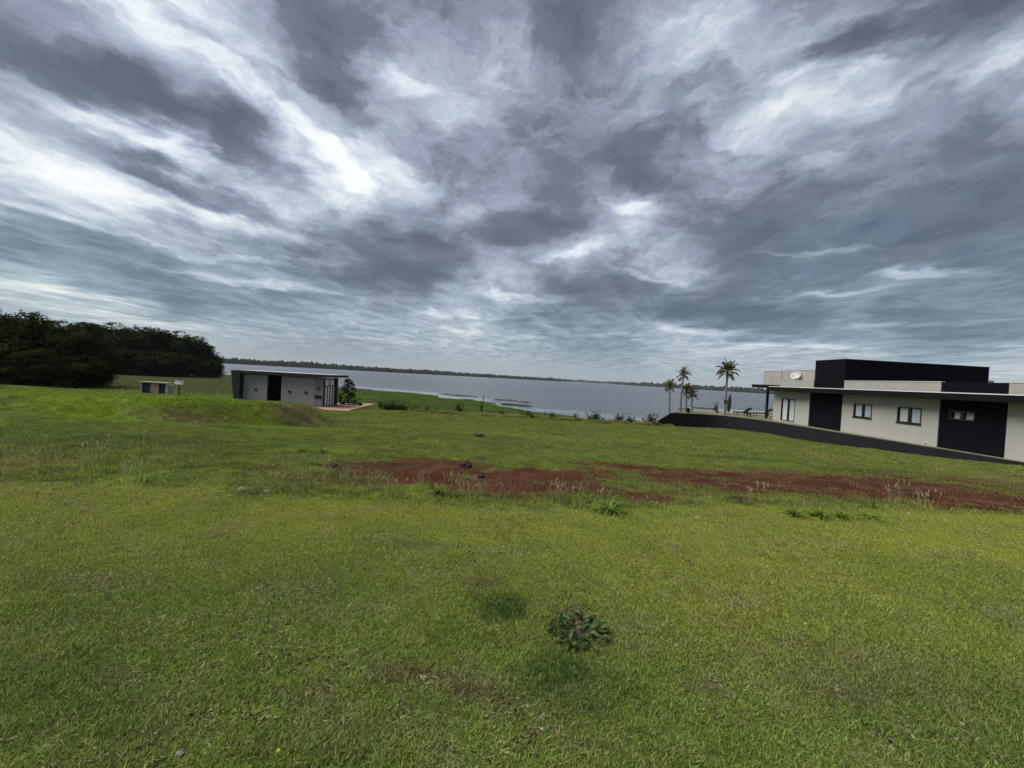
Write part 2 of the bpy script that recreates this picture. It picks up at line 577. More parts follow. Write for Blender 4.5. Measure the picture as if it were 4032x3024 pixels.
SOIL = [((1720, 1822), .8, .34), ((1560, 1856), .7, .12), ((1880, 1868), 1.5, .16), ((2140, 1882), .75, .40), ((2080, 1850), .6, .15),
        ((2500, 1838), 1.5, .30), ((2700, 1870), 1.3, .45), ((2330, 1822), .9, .2), ((2950, 1885), 1.2, .5), ((3080, 1925), .9, .42),
        ((3350, 1915), 1.7, .62), ((3560, 1945), 1.4, .5), ((3180, 1890), 1.2, .35), ((1930, 1916), .45, .10), ((2560, 1962), .35, .12),
        ((3680, 1918), 1.0, .4), ((3780, 1960), 1.2, .5), ((3450, 1890), 1.6, .45), ((3000, 1870), 1.4, .35), ((2820, 1900), 1.0, .35), ((2920, 1965), .35, .1), ((3900, 2005), 1.2, .25), ((1350, 1838), .5, .10)]
SOIL = [(hit(*p)[:2], rx, ry) for p, rx, ry in SOIL]
BRIGHT = [((1230, 1775), 1.0, .30, 1), ((1380, 1782), .7, .16, 1), ((2020, 1838), .7, .10, .9), ((1770, 1925), .8, .28, .9), ((450, 1885), .8, .2, .5),
          ((3080, 1838), .6, .12, .6), ((1720, 1740), .9, .22, .8), ((1900, 1690), 2.5, .8, .5), ((600, 1590), 7, 2.5, .7), ((1250, 1600), 3, 1.5, .4),
          ((3350, 2035), .95, .12, .5), ((2650, 2010), .5, .08, .5)]
BRIGHT = [(hit(*p)[:2], rx, ry, s) for p, rx, ry, s in BRIGHT]
BROWN = [((2050, 1745), 1.6, .6, .5), ((1260, 1630), 2.0, 1.0, 1.0), ((1180, 1640), 1.5, .8, .7), ((800, 1665), 1.8, .5, .8), ((640, 1650), 1.8, .5, .5), ((1880, 1755), 1.4, .3, .4), ((1500, 1830), 1.4, .6, .4),
         ((2700, 1690), 3.0, 1.0, .25), ((1900, 2300), .22, .12, .75), ((1640, 2660), .30, .10, .8), ((1830, 2720), .26, .08, .8), ((2780, 2710), .20, .06, .85),
         ((3300, 2740), .25, .07, .7), ((1250, 2740), .10, .08, .7), ((450, 2290), .5, .14, .5), ((1120, 2310), .4, .12, .5), ((1560, 2140), .5, .10, .35),
         ((3500, 2690), .7, .2, .35), ((820, 2120), .5, .1, .4), ((1290, 2050), .7, .10, .4), ((3250, 2560), .4, .1, .4), ((2150, 2790), .35, .1, .35)]
BROWN = [(hit(*p)[:2], rx, ry, s) for p, rx, ry, s in BROWN]
DEEP = [((1985, 2400), .26, .17, .75), ((2180, 2640), .25, .12, .5), ((2250, 2720), .4, .2, .35), ((250, 2700), .5, .35, .2), ((3800, 2300), 1.4, .7, .2),
        ((2900, 1805), 2.2, .7, .6), ((3400, 1850), 2.5, .5, .5), ((300, 1720), 5, 2, .35), ((1140, 1680), 1.0, .4, .35), ((950, 1690), 2.0, .5, .5), ((3900, 2850), .8, .5, .2), ((1500, 1890), .6, .08, .4)]
DEEP = [(hit(*p)[:2], rx, ry, s) for p, rx, ry, s in DEEP]
SCARP = [((1250, 1640), 1.6, .8, .95), ((1180, 1615), 1.3, .6, .8), ((1330, 1640), .9, 1.2, .7), ((1080, 1640), 1.4, .5, .5), ((760, 1655), 1.6, .5, .7), ((880, 1640), 1.4, .4, .6), ((620, 1660), 1.6, .5, .4)]
SCARP = [(hit(*p)[:2], rx, ry, s) for p, rx, ry, s in SCARP]
WEEDP = hit(2275, 2500)


def mixc(a, b, t):
    t = np.asarray(t)[..., None]
    return a * (1 - t) + np.asarray(b) * t


def cover(x, y):
    """grass tint (rgb), bare-soil amount, lot roughness"""
    x = np.asarray(x, float)
    y = np.asarray(y, float)
    n1 = fbm(x * .55, y * .55, 41, 4)
    n2 = fbm(x * 1.6, y * 1.6, 47, 4)
    n3 = fbm(x * 6, y * 6, 53, 3)
    n4 = fbm(x * .12, y * .3, 59, 4)
    sh = y - mow_y(x)
    sh = sh + sstep(-2.6, -4.5, x) * (n2 - .5) * 2.2
    lot = sstep(-.12, .15, sh + (n3 - .5) * .2)
    yel = np.clip(sstep(1.6, 4.2, y + (n1 - .5) * 2.2) * .9 + (n2 - .5) * .6, 0, 1)
    near = mixc(np.broadcast_to(np.array([.162, .220, .044]), x.shape + (3,)), (.278, .305, .054), yel)
    near = mixc(near, (.28, .23, .05), sstep(.56, .72, n1) * .22 * (1 - sstep(2.5, 4, np.abs(x + 1))))
    near = mixc(near, (.105, .185, .026), sstep(.54, .70, n2) * .30)
    near = mixc(near, (.26, .25, .11), sstep(.58, .75, n3) * .45)
    green = np.array([.115, .165, .024])
    lotc = mixc(np.broadcast_to(green, x.shape + (3,)), (.205, .190, .050), np.clip(.15 + 1.5 * (n1 - .40), 0, 1) * .85)
    lotc = mixc(lotc, (.13, .185, .026), sstep(.52, .72, n4) * .6)
    lotc = mixc(lotc, (.15, .10, .055), sstep(.60, .8, n2) * .45)
    # left lawn is fresher, far edge too
    lotc = mixc(lotc, (.125, .205, .022), np.clip(sstep(-8, -16, x) * .7, 0, 1) * (.5 + .5 * n1))
    col = mixc(near, (0, 0, 0), 0)
    dk = np.clip(sstep(.50, .66, n3) * .55 + sstep(.55, .7, fbm(x * 2.8, y * 4.5, 61, 3)) * .4, 0, .8)
    lotc = mixc(lotc * 1.34, (.060, .072, .026), dk)
    lotc = mixc(lotc, (.21, .18, .08), sstep(.56, .72, fbm(x * 3.5, y * 7, 67, 3)) * .5)
    col = near * (1 - lot[..., None]) + lotc * lot[..., None]
    marsh = sstep(48, 56, y) * (1 - sstep(-40, -75, x))
    mcol = mixc(np.broadcast_to(np.array([.082, .145, .024]), x.shape + (3,)), (.10, .115, .03), sstep(.5, .7, n4))
    col = col * (1 - marsh[..., None]) + mcol * marsh[..., None]
    fl = sstep(-30, -45, x) * sstep(46, 56, y)
    col = mixc(col, (.105, .125, .042), fl)
    sand = sstep(40.5, 42.5, y) * (1 - sstep(46, 50, y)) * (1 - sstep(6, 14, x)) * sstep(-17, -14, x)
    col = mixc(col, (.20, .165, .085), sand * sstep(.36, .55, n2) * .8)
    for p, q, w in REEDS:
        col = mixc(col, (.055, .055, .03), 1 - sstep(w * .8, w * 1.6, seg_dist(x, y, p, q)))
    for c, rx, ry, s in BRIGHT:
        col = mixc(col, (.20, .31, .018), spot(x, y, c, rx, ry, s * .85))
    for c, rx, ry, s in BROWN:
        col = mixc(col, (.19, .155, .085), spot(x, y, c, rx, ry, s * .7))
    for c, rx, ry, s in DEEP:
        col = mixc(col, (.040, .095, .020), spot(x, y, c, rx, ry, s))
    for c, rx, ry, s in SCARP:
        col = mixc(col, (.130, .105, .048), spot(x, y, c, rx, ry, s * .65, 1.3))
    bare = np.zeros(x.shape)
    for c, rx, ry in SOIL:
        bare = np.maximum(bare, spot(x, y, c, rx * 1.2, ry * 1.5, .95, 1.5))
    band = sstep(0.35, 1.3, sh) * (1 - sstep(2.2 + .12 * np.maximum(x, 0), 4.2 + .2 * np.maximum(x, 0), sh)) * sstep(-4.2, -1.8, x) * (1 - sstep(11, 16, x))
    bare = np.maximum(bare, band * (.34 + sstep(.42, .60, n2) * .6))
    col = mixc(col, (.135, .088, .046), band * sstep(.35, .6, n3 * .5 + n1 * .5) * .75)
    bare = np.maximum(bare, .85 * spot(x, y, (WEEDP[0] + .0, WEEDP[1] + .06), .21, .26, 1, .5))
    for c, rx, ry, s in BROWN[6:11]:
        bare = np.maximum(bare, .75 * spot(x, y, c, rx * .6, ry * .6, 1, 1.3))
    path = 1 - sstep(1.33, 1.45, y + (n3 - .5) * .25 + .06 * (x + 1.0) + sstep(-.4, .6, x) * .25)
    bare = np.maximum(bare, path)
    return col, bare, lot


# ------------------------------------------------------------------ materials
def mat(name):
    m = bpy.data.materials.new(name)
    m.use_nodes = True
    m.node_tree.nodes.clear()
    return m, G(m.node_tree)


def finish(gg, bsdf):
    o = gg.n('ShaderNodeOutputMaterial')
    gg.t.links.new(bsdf, o.inputs[0])


def plain(name, col, rough=.7, var=.15, scale=6.0, bump=.0, bscale=40.0, metal=0.0, spec=.5, streak=False):
    m, q = mat(name)
    b = q.n('ShaderNodeBsdfPrincipled')
    tc = q.n('ShaderNodeTexCoord').outputs['Object']
    if streak:
        mp = q.n('ShaderNodeMapping')
        mp.inputs['Scale'].default_value = (1, 1, .18)
        q.put(mp.inputs[0], tc)
        tcs = mp.outputs[0]
    else:
        tcs = tc
    n = q.noise(tcs, scale, 6, .6)
    n2 = q.noise(tc, scale * 9, 3, .6)
    f = q.math('ADD', q.math('MULTIPLY', n, .7), q.math('MULTIPLY', n2, .3))
    f = q.maprange(f, .3, .7, 1 - var, 1 + var)
    cc = q.n('ShaderNodeVectorMath', operation='SCALE')
    cc.inputs[0].default_value = col[:3]
    q.put(cc.inputs['Scale'], f)
    q.put(b.inputs['Base Color'], cc.outputs[0])
    b.inputs['Roughness'].default_value = rough
    b.inputs['Metallic'].default_value = metal
    b.inputs['Specular IOR Level'].default_value = spec
    if bump:
        bp = q.n('ShaderNodeBump')
        bp.inputs['Strength'].default_value = bump
        bp.inputs['Distance'].default_value = .02
        q.put(bp.inputs['Height'], q.noise(tc, bscale, 4, .6))
        q.put(b.inputs['Normal'], bp.outputs[0])
    finish(q, b.outputs[0])
    return m


def leafmat(name, col, col2, trans=.35, attr='lv', rough=.6, spec=.2):
    m, q = mat(name)
    at = q.n('ShaderNodeAttribute', attribute_name=attr)
    base = q.mix(at.outputs['Fac'], (*col, 1), (*col2, 1))
    d = q.n('ShaderNodeBsdfPrincipled')
    q.put(d.inputs['Base Color'], base)
    d.inputs['Roughness'].default_value = rough
    d.inputs['Specular IOR Level'].default_value = spec
    t = q.n('ShaderNodeBsdfTranslucent')
    q.put(t.inputs[0], base)
    mx = q.n('ShaderNodeMixShader')
    mx.inputs[0].default_value = trans
    q.t.links.new(d.outputs[0], mx.inputs[1])
    q.t.links.new(t.outputs[0], mx.inputs[2])
    finish(q, mx.outputs[0])
    return m


M = {}
M['stucco'] = plain('stucco_beige', (.345, .335, .300), .9, .08, 1.3, .25, 60, streak=True)
M['stucco2'] = plain('stucco_parapet', (.30, .288, .255), .9, .13, 1.6, .25, 60, streak=True)
M['black'] = plain('black_paint', (.0035, .003, .006), .7, .2, 2.0, .1, 60, spec=.08)
M['fascia'] = plain('fascia_black', (.006, .006, .006), .7, .2, 3, .05, 40, spec=.1)
M['capwhite'] = plain('metal_capping', (.62, .62, .6), .5, .1, 3)
M['slate'] = plain('retaining_paint', (.0125, .0130, .0165), .9, .22, 1.2, .3, 40, spec=.15, streak=True)
M['frame'] = plain('window_frame', (.012, .012, .014), .35, .1, 5)
M['curtain'] = plain('curtain_cloth', (.82, .84, .85), .95, .06, 8)
M['dish'] = plain('dish_metal', (.36, .36, .37), .4, .05, 5)
M['greywall'] = plain('grey_render', (.27, .262, .268), .9, .07, 1.5, .2, 60, streak=True)
M['concrete'] = plain('raw_concrete', (.19, .187, .19), .9, .2, 3, .4, 30)
M['darkgrey'] = plain('dark_grey_paint', (.026, .028, .034), .8, .15, 2, .1, 40, spec=.2)
M['roofgrey'] = plain('roof_membrane', (.40, .40, .41), .6, .2, 2)
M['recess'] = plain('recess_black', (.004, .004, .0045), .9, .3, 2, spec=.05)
M['white'] = plain('white_paint', (.78, .78, .76), .6, .06, 3)
M['darkwood'] = plain('dark_wood', (.016, .008, .006), .7, .35, 9, spec=.1)
M['umbrella'] = plain('umbrella_cloth', (.02, .02, .022), .9, .2, 9)
M['metalpost'] = plain('black_metal', (.012, .014, .018), .5, .1, 5)
M['deck'] = plain('deck_boards', (.20, .15, .10), .8, .25, 5, .3, 30)
M['stake'] = plain('weathered_stake', (.05, .045, .04), .9, .25, 9)
M['trunk'] = plain('palm_trunk', (.17, .165, .155), .9, .3, 6, .6, 14)
M['bark'] = plain('tree_bark', (.05, .042, .034), .95, .3, 6, .6, 14)
M['soil'] = plain('red_soil', (.038, .014, .010), .95, .35, 9, .8, 40)
M['stone'] = plain('pale_stone', (.20, .18, .15), .9, .2, 12, .4, 40)
M['deadleaf'] = plain('dry_leaf', (.09, .055, .032), .8, .25, 20)
M['flower'] = plain('yellow_petals', (.42, .32, .03), .7, .1, 20)
M['straw'] = plain('seed_head', (.48, .42, .27), .9, .15, 20)
M['farhouse'] = plain('far_house_wall', (.55, .52, .47), .9, .1, .3)
M['farroof'] = plain('far_house_roof', (.24, .12, .08), .9, .2, .3)
M['tree'] = leafmat('tree_leaves', (.0025, .0045, .0012), (.045, .062, .015), .12, rough=.95, spec=.0)
M['conifer'] = leafmat('conifer_leaves', (.004, .007, .004), (.018, .025, .012), .12, rough=.9, spec=.05)
M['bush'] = leafmat('bush_leaves', (.018, .030, .008), (.11, .145, .035), .3, spec=.05)
M['palm'] = leafmat('palm_leaves', (.035, .050, .008), (.22, .19, .030), .4, spec=.1)
M['herb'] = leafmat('herb_leaves', (.024, .050, .012), (.090, .135, .040), .15, rough=.7, spec=.08)
M['bladegrass'] = leafmat('blade_leaves', (.075, .140, .020), (.19, .27, .045), .4, spec=.1)


def glass_mat():
    m, q = mat('window_glass')
    gl = q.n('ShaderNodeBsdfGlossy')
    gl.inputs['Roughness'].default_value = .03
    tr = q.n('ShaderNodeBsdfTransparent')
    tr.inputs[0].default_value = (.94, .95, .96, 1)
    mx = q.n('ShaderNodeMixShader')
    mx.inputs[0].default_value = .09
    q.t.links.new(tr.outputs[0], mx.inputs[1])
    q.t.links.new(gl.outputs[0], mx.inputs[2])
    finish(q, mx.outputs[0])
    return m


M['glass'] = glass_mat()


def ground_mat():
    m, q = mat('ground')
    b = q.n('ShaderNodeBsdfPrincipled')
    c = q.n('ShaderNodeAttribute', attribute_name='gcol').outputs['Color']
    bare = q.n('ShaderNodeAttribute', attribute_name='bare').outputs['Fac']
    pos = q.n('ShaderNodeNewGeometry').outputs['Position']
    n1 = q.noise(pos, 1.1, 8, .68)
    n2 = q.noise(pos, 14, 6, .7)
    n3 = q.noise(pos, 60, 3, .7)
    f = q.math('ADD', q.math('MULTIPLY', n1, .4), q.math('ADD', q.math('MULTIPLY', n2, .35), q.math('MULTIPLY', n3, .25)))
    gr = q.n('ShaderNodeVectorMath', operation='SCALE')
    q.put(gr.inputs[0], c)
    q.put(gr.inputs['Scale'], q.maprange(f, .35, .65, .35, 1.15))
    soil = q.mix(q.maprange(f, .38, .64), (.032, .012, .009, 1), (.125, .044, .028, 1))
    soil = q.mix(q.maprange(n1, .55, .75), soil, (.135, .058, .040, 1))
    # towards the path: pale brown dust
    sp = q.n('ShaderNodeSeparateXYZ')
    q.put(sp.inputs[0], pos)
    dust = q.mix(q.maprange(f, .38, .64), (.028, .020, .013, 1), (.12, .088, .060, 1))
    soil = q.mix(q.maprange(sp.outputs[1], 3.4, 4.3), dust, soil)
    edge = q.maprange(q.math('ADD', bare, q.math('MULTIPLY', q.math('SUBTRACT', n2, .5), 1.6)), .28, .72)
    q.put(b.inputs['Base Color'], q.mix(edge, gr.outputs[0], soil))
    b.inputs['Roughness'].default_value = .95
    b.inputs['Specular IOR Level'].default_value = .02
    bp = q.n('ShaderNodeBump')
    bp.inputs['Strength'].default_value = 1.0
    bp.inputs['Distance'].default_value = .05
    q.put(bp.inputs['Height'], q.math('ADD', n2, q.math('MULTIPLY', n3, .4)))
    q.put(b.inputs['Normal'], bp.outputs[0])
    finish(q, b.outputs[0])
    return m


def grass_mat(name='grass_blades', trans=.35):
    m, q = mat(name)
    tint = q.n('ShaderNodeAttribute', attribute_name='tint', attribute_type='INSTANCER').outputs['Color']
    bv = q.n('ShaderNodeAttribute', attribute_name='bv').outputs['Fac']
    sc = q.n('ShaderNodeVectorMath', operation='SCALE')
    q.put(sc.inputs[0], tint)
    q.put(sc.inputs['Scale'], q.maprange(bv, 0, 1, .38, 1.95))
    straw = q.mix(q.maprange(bv, .86, .99), sc.outputs[0], (.33, .31, .17, 1))
    d = q.n('ShaderNodeBsdfPrincipled')
    q.put(d.inputs['Base Color'], straw)
    d.inputs['Roughness'].default_value = .7
    d.inputs['Specular IOR Level'].default_value = .08
    t = q.n('ShaderNodeBsdfTranslucent')
    q.put(t.inputs[0], straw)
    mx = q.n('ShaderNodeMixShader')
    mx.inputs[0].default_value = trans
    q.t.links.new(d.outputs[0], mx.inputs[1])
    q.t.links.new(t.outputs[0], mx.inputs[2])
    finish(q, mx.outputs[0])
    return m


M['ground'] = ground_mat()
M['grass'] = grass_mat()


def water_mat():
    m, q = mat('lake_water')
    b = q.n('ShaderNodeBsdfPrincipled')
    b.inputs['Base Color'].default_value = (.075, .085, .095, 1)
    b.inputs['Roughness'].default_value = .10
    b.inputs['IOR'].default_value = 1.33
    pos = q.n('ShaderNodeNewGeometry').outputs['Position']
    mp = q.n('ShaderNodeMapping')
    mp.inputs['Rotation'].default_value = (0, 0, .35)
    mp.inputs['Scale'].default_value = (.45, 1.0, 1)
    q.put(mp.inputs[0], pos)
    sp = q.n('ShaderNodeSeparateXYZ')
    q.put(sp.inputs[0], pos)
    calm = q.n('ShaderNodeAttribute', attribute_name='calm').outputs['Fac']
    h = q.math('ADD', q.math('MULTIPLY', q.noise(mp.outputs[0], .22, 4, .6), 1.0), q.math('MULTIPLY', q.noise(mp.outputs[0], 1.1, 4, .6), .45))
    bp = q.n('ShaderNodeBump')
    bp.inputs['Distance'].default_value = 1.0
    q.put(bp.inputs['Strength'], q.maprange(calm, 0, 1, 1.0, .03))
    q.put(bp.inputs['Height'], h)
    q.put(b.inputs['Normal'], bp.outputs[0])
    patch = q.noise(mp.outputs[0], .012, 5, .6)
    q.put(b.inputs['Roughness'], q.maprange(q.math('ADD', q.math('MULTIPLY', patch, .5), q.math('MULTIPLY', calm, -.5)), -.2, .35, .03, .30))
    finish(q, b.outputs[0])
    return m


M['water'] = water_mat()


# ------------------------------------------------------------------ the ground sheet
def axis(segs):
    out = []
    for a, b, s0, s1 in segs:
        x = a
        while x < b - 1e-6:
            out.append(x)
            t = (x - a) / (b - a)
            x += s0 + (s1 - s0) * t
    out.append(segs[-1][1])
    return np.array(out)


xp = axis([(0, 6, .06, .09), (6, 16, .09, .2), (16, 50, .2, .8), (50, 160, .8, 4), (160, 700, 5, 60)])
xs = np.concatenate([-xp[:0:-1], xp])
ys = axis([(-60, -2, 8, .4), (-2, 1, .3, .06), (1, 6, .05, .06), (6, 18, .06, .14), (18, 50, .14, .35), (50, 110, .4, .55), (110, 150, .55, 1.2), (150, 320, 1.5, 6), (320, 420, 10, 20)])
GX, GY = np.meshgrid(xs, ys)
GZ = height(GX, GY)
nx, ny = len(xs), len(ys)


def grid_mesh(name, X, Y, Z, m):
    nyy, nxx = X.shape
    me = bpy.data.meshes.new(name)
    me.vertices.add(nxx * nyy)
    me.vertices.foreach_set('co', np.stack([X, Y, Z], -1).reshape(-1).astype(np.float32))
    idx = np.arange(nxx * nyy).reshape(nyy, nxx)
    q = np.stack([idx[:-1, :-1], idx[:-1, 1:], idx[1:, 1:], idx[1:, :-1]], -1).reshape(-1, 4)
    me.loops.add(q.size)
    me.loops.foreach_set('vertex_index', q.reshape(-1).astype(np.int32))
    me.polygons.add(len(q))
    me.polygons.foreach_set('loop_start', (np.arange(len(q)) * 4).astype(np.int32))
    me.polygons.foreach_set('use_smooth', np.ones(len(q), bool))
    me.materials.append(m)
    me.update(calc_edges=True)
    return me


gcol, gbare, glot = cover(GX, GY)
gme = grid_mesh('ground', GX, GY, GZ, M['ground'])
at = gme.attributes.new('gcol', 'FLOAT_COLOR', 'POINT')
at.data.foreach_set('color', np.concatenate([gcol, np.ones(gcol.shape[:2] + (1,))], -1).reshape(-1).astype(np.float32))
at = gme.attributes.new('bare', 'FLOAT', 'POINT')
at.data.foreach_set('value', gbare.reshape(-1).astype(np.float32))
ground = link(bpy.data.objects.new('ground', gme))
tag(ground, 'sloping lawn and rough lot running down to the lake', kind='structure')

# lake
wx = np.concatenate([np.linspace(-9000, -260, 12), np.linspace(-250, 160, 104), np.linspace(170, 9000, 12)])
wy = np.concatenate([np.linspace(40, 240, 120), np.linspace(250, 9000, 14)])
WX, WY = np.meshgrid(wx, wy)
wme = grid_mesh('lake_water', WX, WY, WX * 0 + WATER_Z, M['water'])
ds = np.interp(WX / np.maximum(WY, 1), SHORE_A, SHORE_D)
calm = 1 - sstep(1.04, 1.22, WY / ds + .25 * (fbm(WX * .03, WY * .06, 5, 3) - .5))
at = wme.attributes.new('calm', 'FLOAT', 'POINT')
at.data.foreach_set('value', calm.reshape(-1).astype(np.float32))
lake = link(bpy.data.objects.new('lake_water', wme))
tag(lake, 'rippled grey lake reaching to the far shore', kind='structure')

# far land: base sheet and low hills across the water
FA = np.linspace(-1.5, 2.6, 260)
def far_d(a):
    return np.interp(a, [-1.5, -.76, -.34, 0, .12, .17, .24, .30, .4, .7, 1.2, 2.6], [900, 1080, 1400, 1880, 2150, 3600, 3900, 2500, 2100, 1500, 1300, 1100])
rows = [0, 12, 40, 90, 200, 420, 900, 1800, 3500, 6500]
hh = np.zeros((len(rows), len(FA)))
XX = np.zeros_like(hh)
YY = np.zeros_like(hh)
for j, r in enumerate(rows):
    dd = far_d(FA) + r
    XX[j] = FA * dd
    YY[j] = dd
    up = np.interp(r, [0, 12, 90, 420, 1800, 6500], [-.6, .5, 2.5, 6, 22, 30])
    hill = 1 + .9 * (fbm(FA * 6, FA * 0 + r * .002, 91, 3) - .5) + 1.2 * np.exp(-((FA - .47) / .07) ** 2) * (90 < r < 1000)
    hh[j] = WATER_Z + up * hill
me = grid_mesh('far_shore', XX, YY, hh, plain('far_land', (.030, .040, .018), .95, .5, .004))
far = link(bpy.data.objects.new('far_shore', me))
tag(far, 'low land and fields on the far side of the lake', kind='structure')

# closing sheet under everything so that the ground reaches the horizon
b = MB()
b.face((-30000, -30000, -9), (30000, -30000, -9), (30000, 40000, -9), (-30000, 40000, -9))
o = b.build('lake_bed', M['ground'])
tag(o, 'flat lake bed and plain under the water', kind='structure')
b = MB()
for q in ([(-30000, -30000), (30000, -30000), (30000, -60), (-30000, -60)], [(-30000, -60), (-700, -60), (-700, 380), (-30000, 380)], [(700, -60), (30000, -60), (30000, 60), (700, 60)]):
    b.face(*[(p[0], p[1], -.6 if p[1] <= -60 else -4.2) for p in q])
o = b.build('surrounding_land', M['ground'])
tag(o, 'open grassland around and behind the lawn', kind='structure')


def tree_line():
    """the wood on the far shore: leafy humps of many sizes, one mass"""
    bm_v, bm_f = [], []
    ico = bpy.data.meshes.new('tmp')
    tb = bmesh.new()
    bmesh.ops.create_icosphere(tb, subdivisions=1, radius=1)
    tv = np.array([v.co[:] for v in tb.verts])
    tf = np.array([[v.index for v in f.verts] for f in tb.faces])
    tb.free()
    n = 0
    V, Fc, LV = [], [], []
    for i in range(5200):
        a = RNG.uniform(-1.0, 1.5) if i > 1500 else RNG.uniform(-.78, .1)
        d = far_d(a)
        gap = .17 < a < .28
        r = RNG.uniform(0, 1) ** 1.5 * 90 + 6
        dens = .55 + .9 * (float(fbm(a * 14, 2.2, 93, 3)) - .5)
        s = RNG.uniform(2.5, 6.5) * (1 + .5 * dens)
        if gap:
            s *= 1.6
        hgt = s * RNG.uniform(.8, 1.5)
        if .28 < a:
            s *= 1.25
            hgt *= 1.35
        v = tv * np.array([s, s, hgt]) * (1 + RNG.uniform(-.22, .22, (len(tv), 1)))
        zt = WATER_Z + np.interp(r, [0, 12, 90], [0, .6, 2.5])
        v += np.array([a * (d + r), d + r, zt + hgt * .55])
        V.append(v)
        Fc.append(tf + n)
        n += len(tv)
        LV.append(np.full(len(tv), RNG.uniform(0, 1)))
    V = np.concatenate(V)
    Fc = np.concatenate(Fc)
    me = bpy.data.meshes.new('far_wood')
    me.vertices.add(len(V))
    me.vertices.foreach_set('co', V.reshape(-1).astype(np.float32))
    me.loops.add(Fc.size)
    me.loops.foreach_set('vertex_index', Fc.reshape(-1).astype(np.int32))
    me.polygons.add(len(Fc))
    me.polygons.foreach_set('loop_start', (np.arange(len(Fc)) * 3).astype(np.int32))
    me.materials.append(leafmat('far_leaves', (.006, .010, .004), (.020, .028, .010), .05, rough=.95, spec=.0))
    me.update(calc_edges=True)
    at = me.attributes.new('lv', 'FLOAT', 'POINT')
    at.data.foreach_set('value', np.concatenate(LV).astype(np.float32))
    o = link(bpy.data.objects.new('far_wood', me))
    tag(o, 'dark line of woods along the far lake shore', kind='stuff')


tree_line()

FARH = [(2742, 'pale'), (2765, 'pale'), (2788, 'pale'), (2806, 'pale'), (2835, 'pale'), (2868, 'pale'), (2905, 'pale'), (2480, 'low'), (2520, 'low'), (2600, 'low')]
FL = ['pale house on the far hill just right of the paired palms', 'second pale house on the far hillside right of the paired palms', 'pale house on the far hill midway between paired and lone palm',
      'pale hillside house across the water left of the lone palm', 'pale house on the far shore touching the lone palm crown line', 'pale house on the far shore right of the lone palm trunk',
      'rightmost pale house on the far shore before the loungers', 'leftmost pale house on the far shore left of the palms', 'small pale house across the lake left of the palms', 'pale far shore house nearest left of the shortest palms']
for (hx, kd), lb in zip(FARH, FL):
    a = (hx - 2016) / FPX
    d = float(far_d(a)) + (60 if kd == 'low' else 130)
    w = random.uniform(9, 15)
    zb = WATER_Z + (3.0 if kd == 'low' else 6.5)
    r = empty('far_house', (a * d, d, zb), lb, 'house', 'small houses on the far shore', random.uniform(-.4, .4))
    MB().box(-w / 2, w / 2, -4, 4, -3, 4.5 if kd == 'low' else 6).build('wall', M['farhouse'], r)
    zt = 4.5 if kd == 'low' else 6
    b = MB()
    b.prism([(-w / 2 - .5, -4.6), (w / 2 + .5, -4.6), (w / 2 + .5, 0), (-w / 2 - .5, 0)], zt, [zt + .1, zt + .1, zt + 2, zt + 2])
    b.prism([(-w / 2 - .5, 0), (w / 2 + .5, 0), (w / 2 + .5, 4.6), (-w / 2 - .5, 4.6)], zt, [zt + 2, zt + 2, zt + .1, zt + .1])
    b.build('roof', M['farroof'], r)

# ------------------------------------------------------------------ retaining wall and house lot
WALLP = [(25.75, 8), (25.6, 14), (25.5, 19), (25.25, 25), (24.85, 30), (24.6, 34), (24.35, 37), (23.7, 39.3), (22.6, 40.7), (21.2, 41.2), (19, 41.0), (17.1, 40.7), (15.6, 40.3)]
WTOP = [-1.17] * 12 + [-2.05]


def offset_path(p, d):
    out = []
    for i in range(len(p)):
        a = Vector(p[max(i - 1, 0)])
        b_ = Vector(p[min(i + 1, len(p) - 1)])
        t = (b_ - a).normalized()
        out.append((p[i][0] + t.y * d, p[i][1] - t.x * d))
    return out


inner = offset_path(WALLP, .22)
b = MB()
fine = [(p[0], p[1], z) for p, z in zip(WALLP, WTOP)]
for _ in range(3):
    nf = [fine[0]]
    for p, q in zip(fine[:-2], fine[1:-1]):
        nf += [tuple(.75 * u + .25 * w for u, w in zip(p, q)), tuple(.25 * u + .75 * w for u, w in zip(p, q))]
    fine = nf + [fine[-2], fine[-1]]
inner = offset_path([p[:2] for p in fine], .22)
n = len(fine)
for i in range(n):
    z = fine[i][2]
    b.v += [(*fine[i][:2], -4.2), (*inner[i], -4.2), (*inner[i], z), (*fine[i][:2], z)]
for i in range(n - 1):
    k, l = i * 4, i * 4 + 4
    for s in range(4):
        b.f.append((k + s, k + (s + 1) % 4, l + (s + 1) % 4, l + s))
b.f += [(0, 3, 2, 1), ((n - 1) * 4, (n - 1) * 4 + 1, (n - 1) * 4 + 2, (n - 1) * 4 + 3)]
rw = b.build('retaining_wall', M['slate'])
tag(rw, 'long dark slate retaining wall curving round the beige house lot', 'wall')
# lot surface inside the wall
inn2 = offset_path(WALLP, .21)[:12]
poly = [(60, 8)] + [(60, 48)] + [(20.9, 48)] + [(18.2, 42.5)] + inn2[:11][::-1]
b = MB()
b.prism(poly, -4.2, FLOOR_Z + .025)
lot = b.build('house_lot_ground', plain('lot_turf', (.15, .14, .075), .95, .4, 3, .8, 30))
tag(lot, 'level grassed lot behind the dark retaining wall', kind='structure')
b = MB()
for i in range(34):
    x0 = 21.4 + i * .30
    b.box(x0, x0 + .285, 41.75, 45.4, FLOOR_Z - .05, FLOOR_Z + .02)
tdk = b.build('terrace_deck', M['deck'])
tag(tdk, 'narrow timber terrace under the sun loungers beside the house', kind='structure')

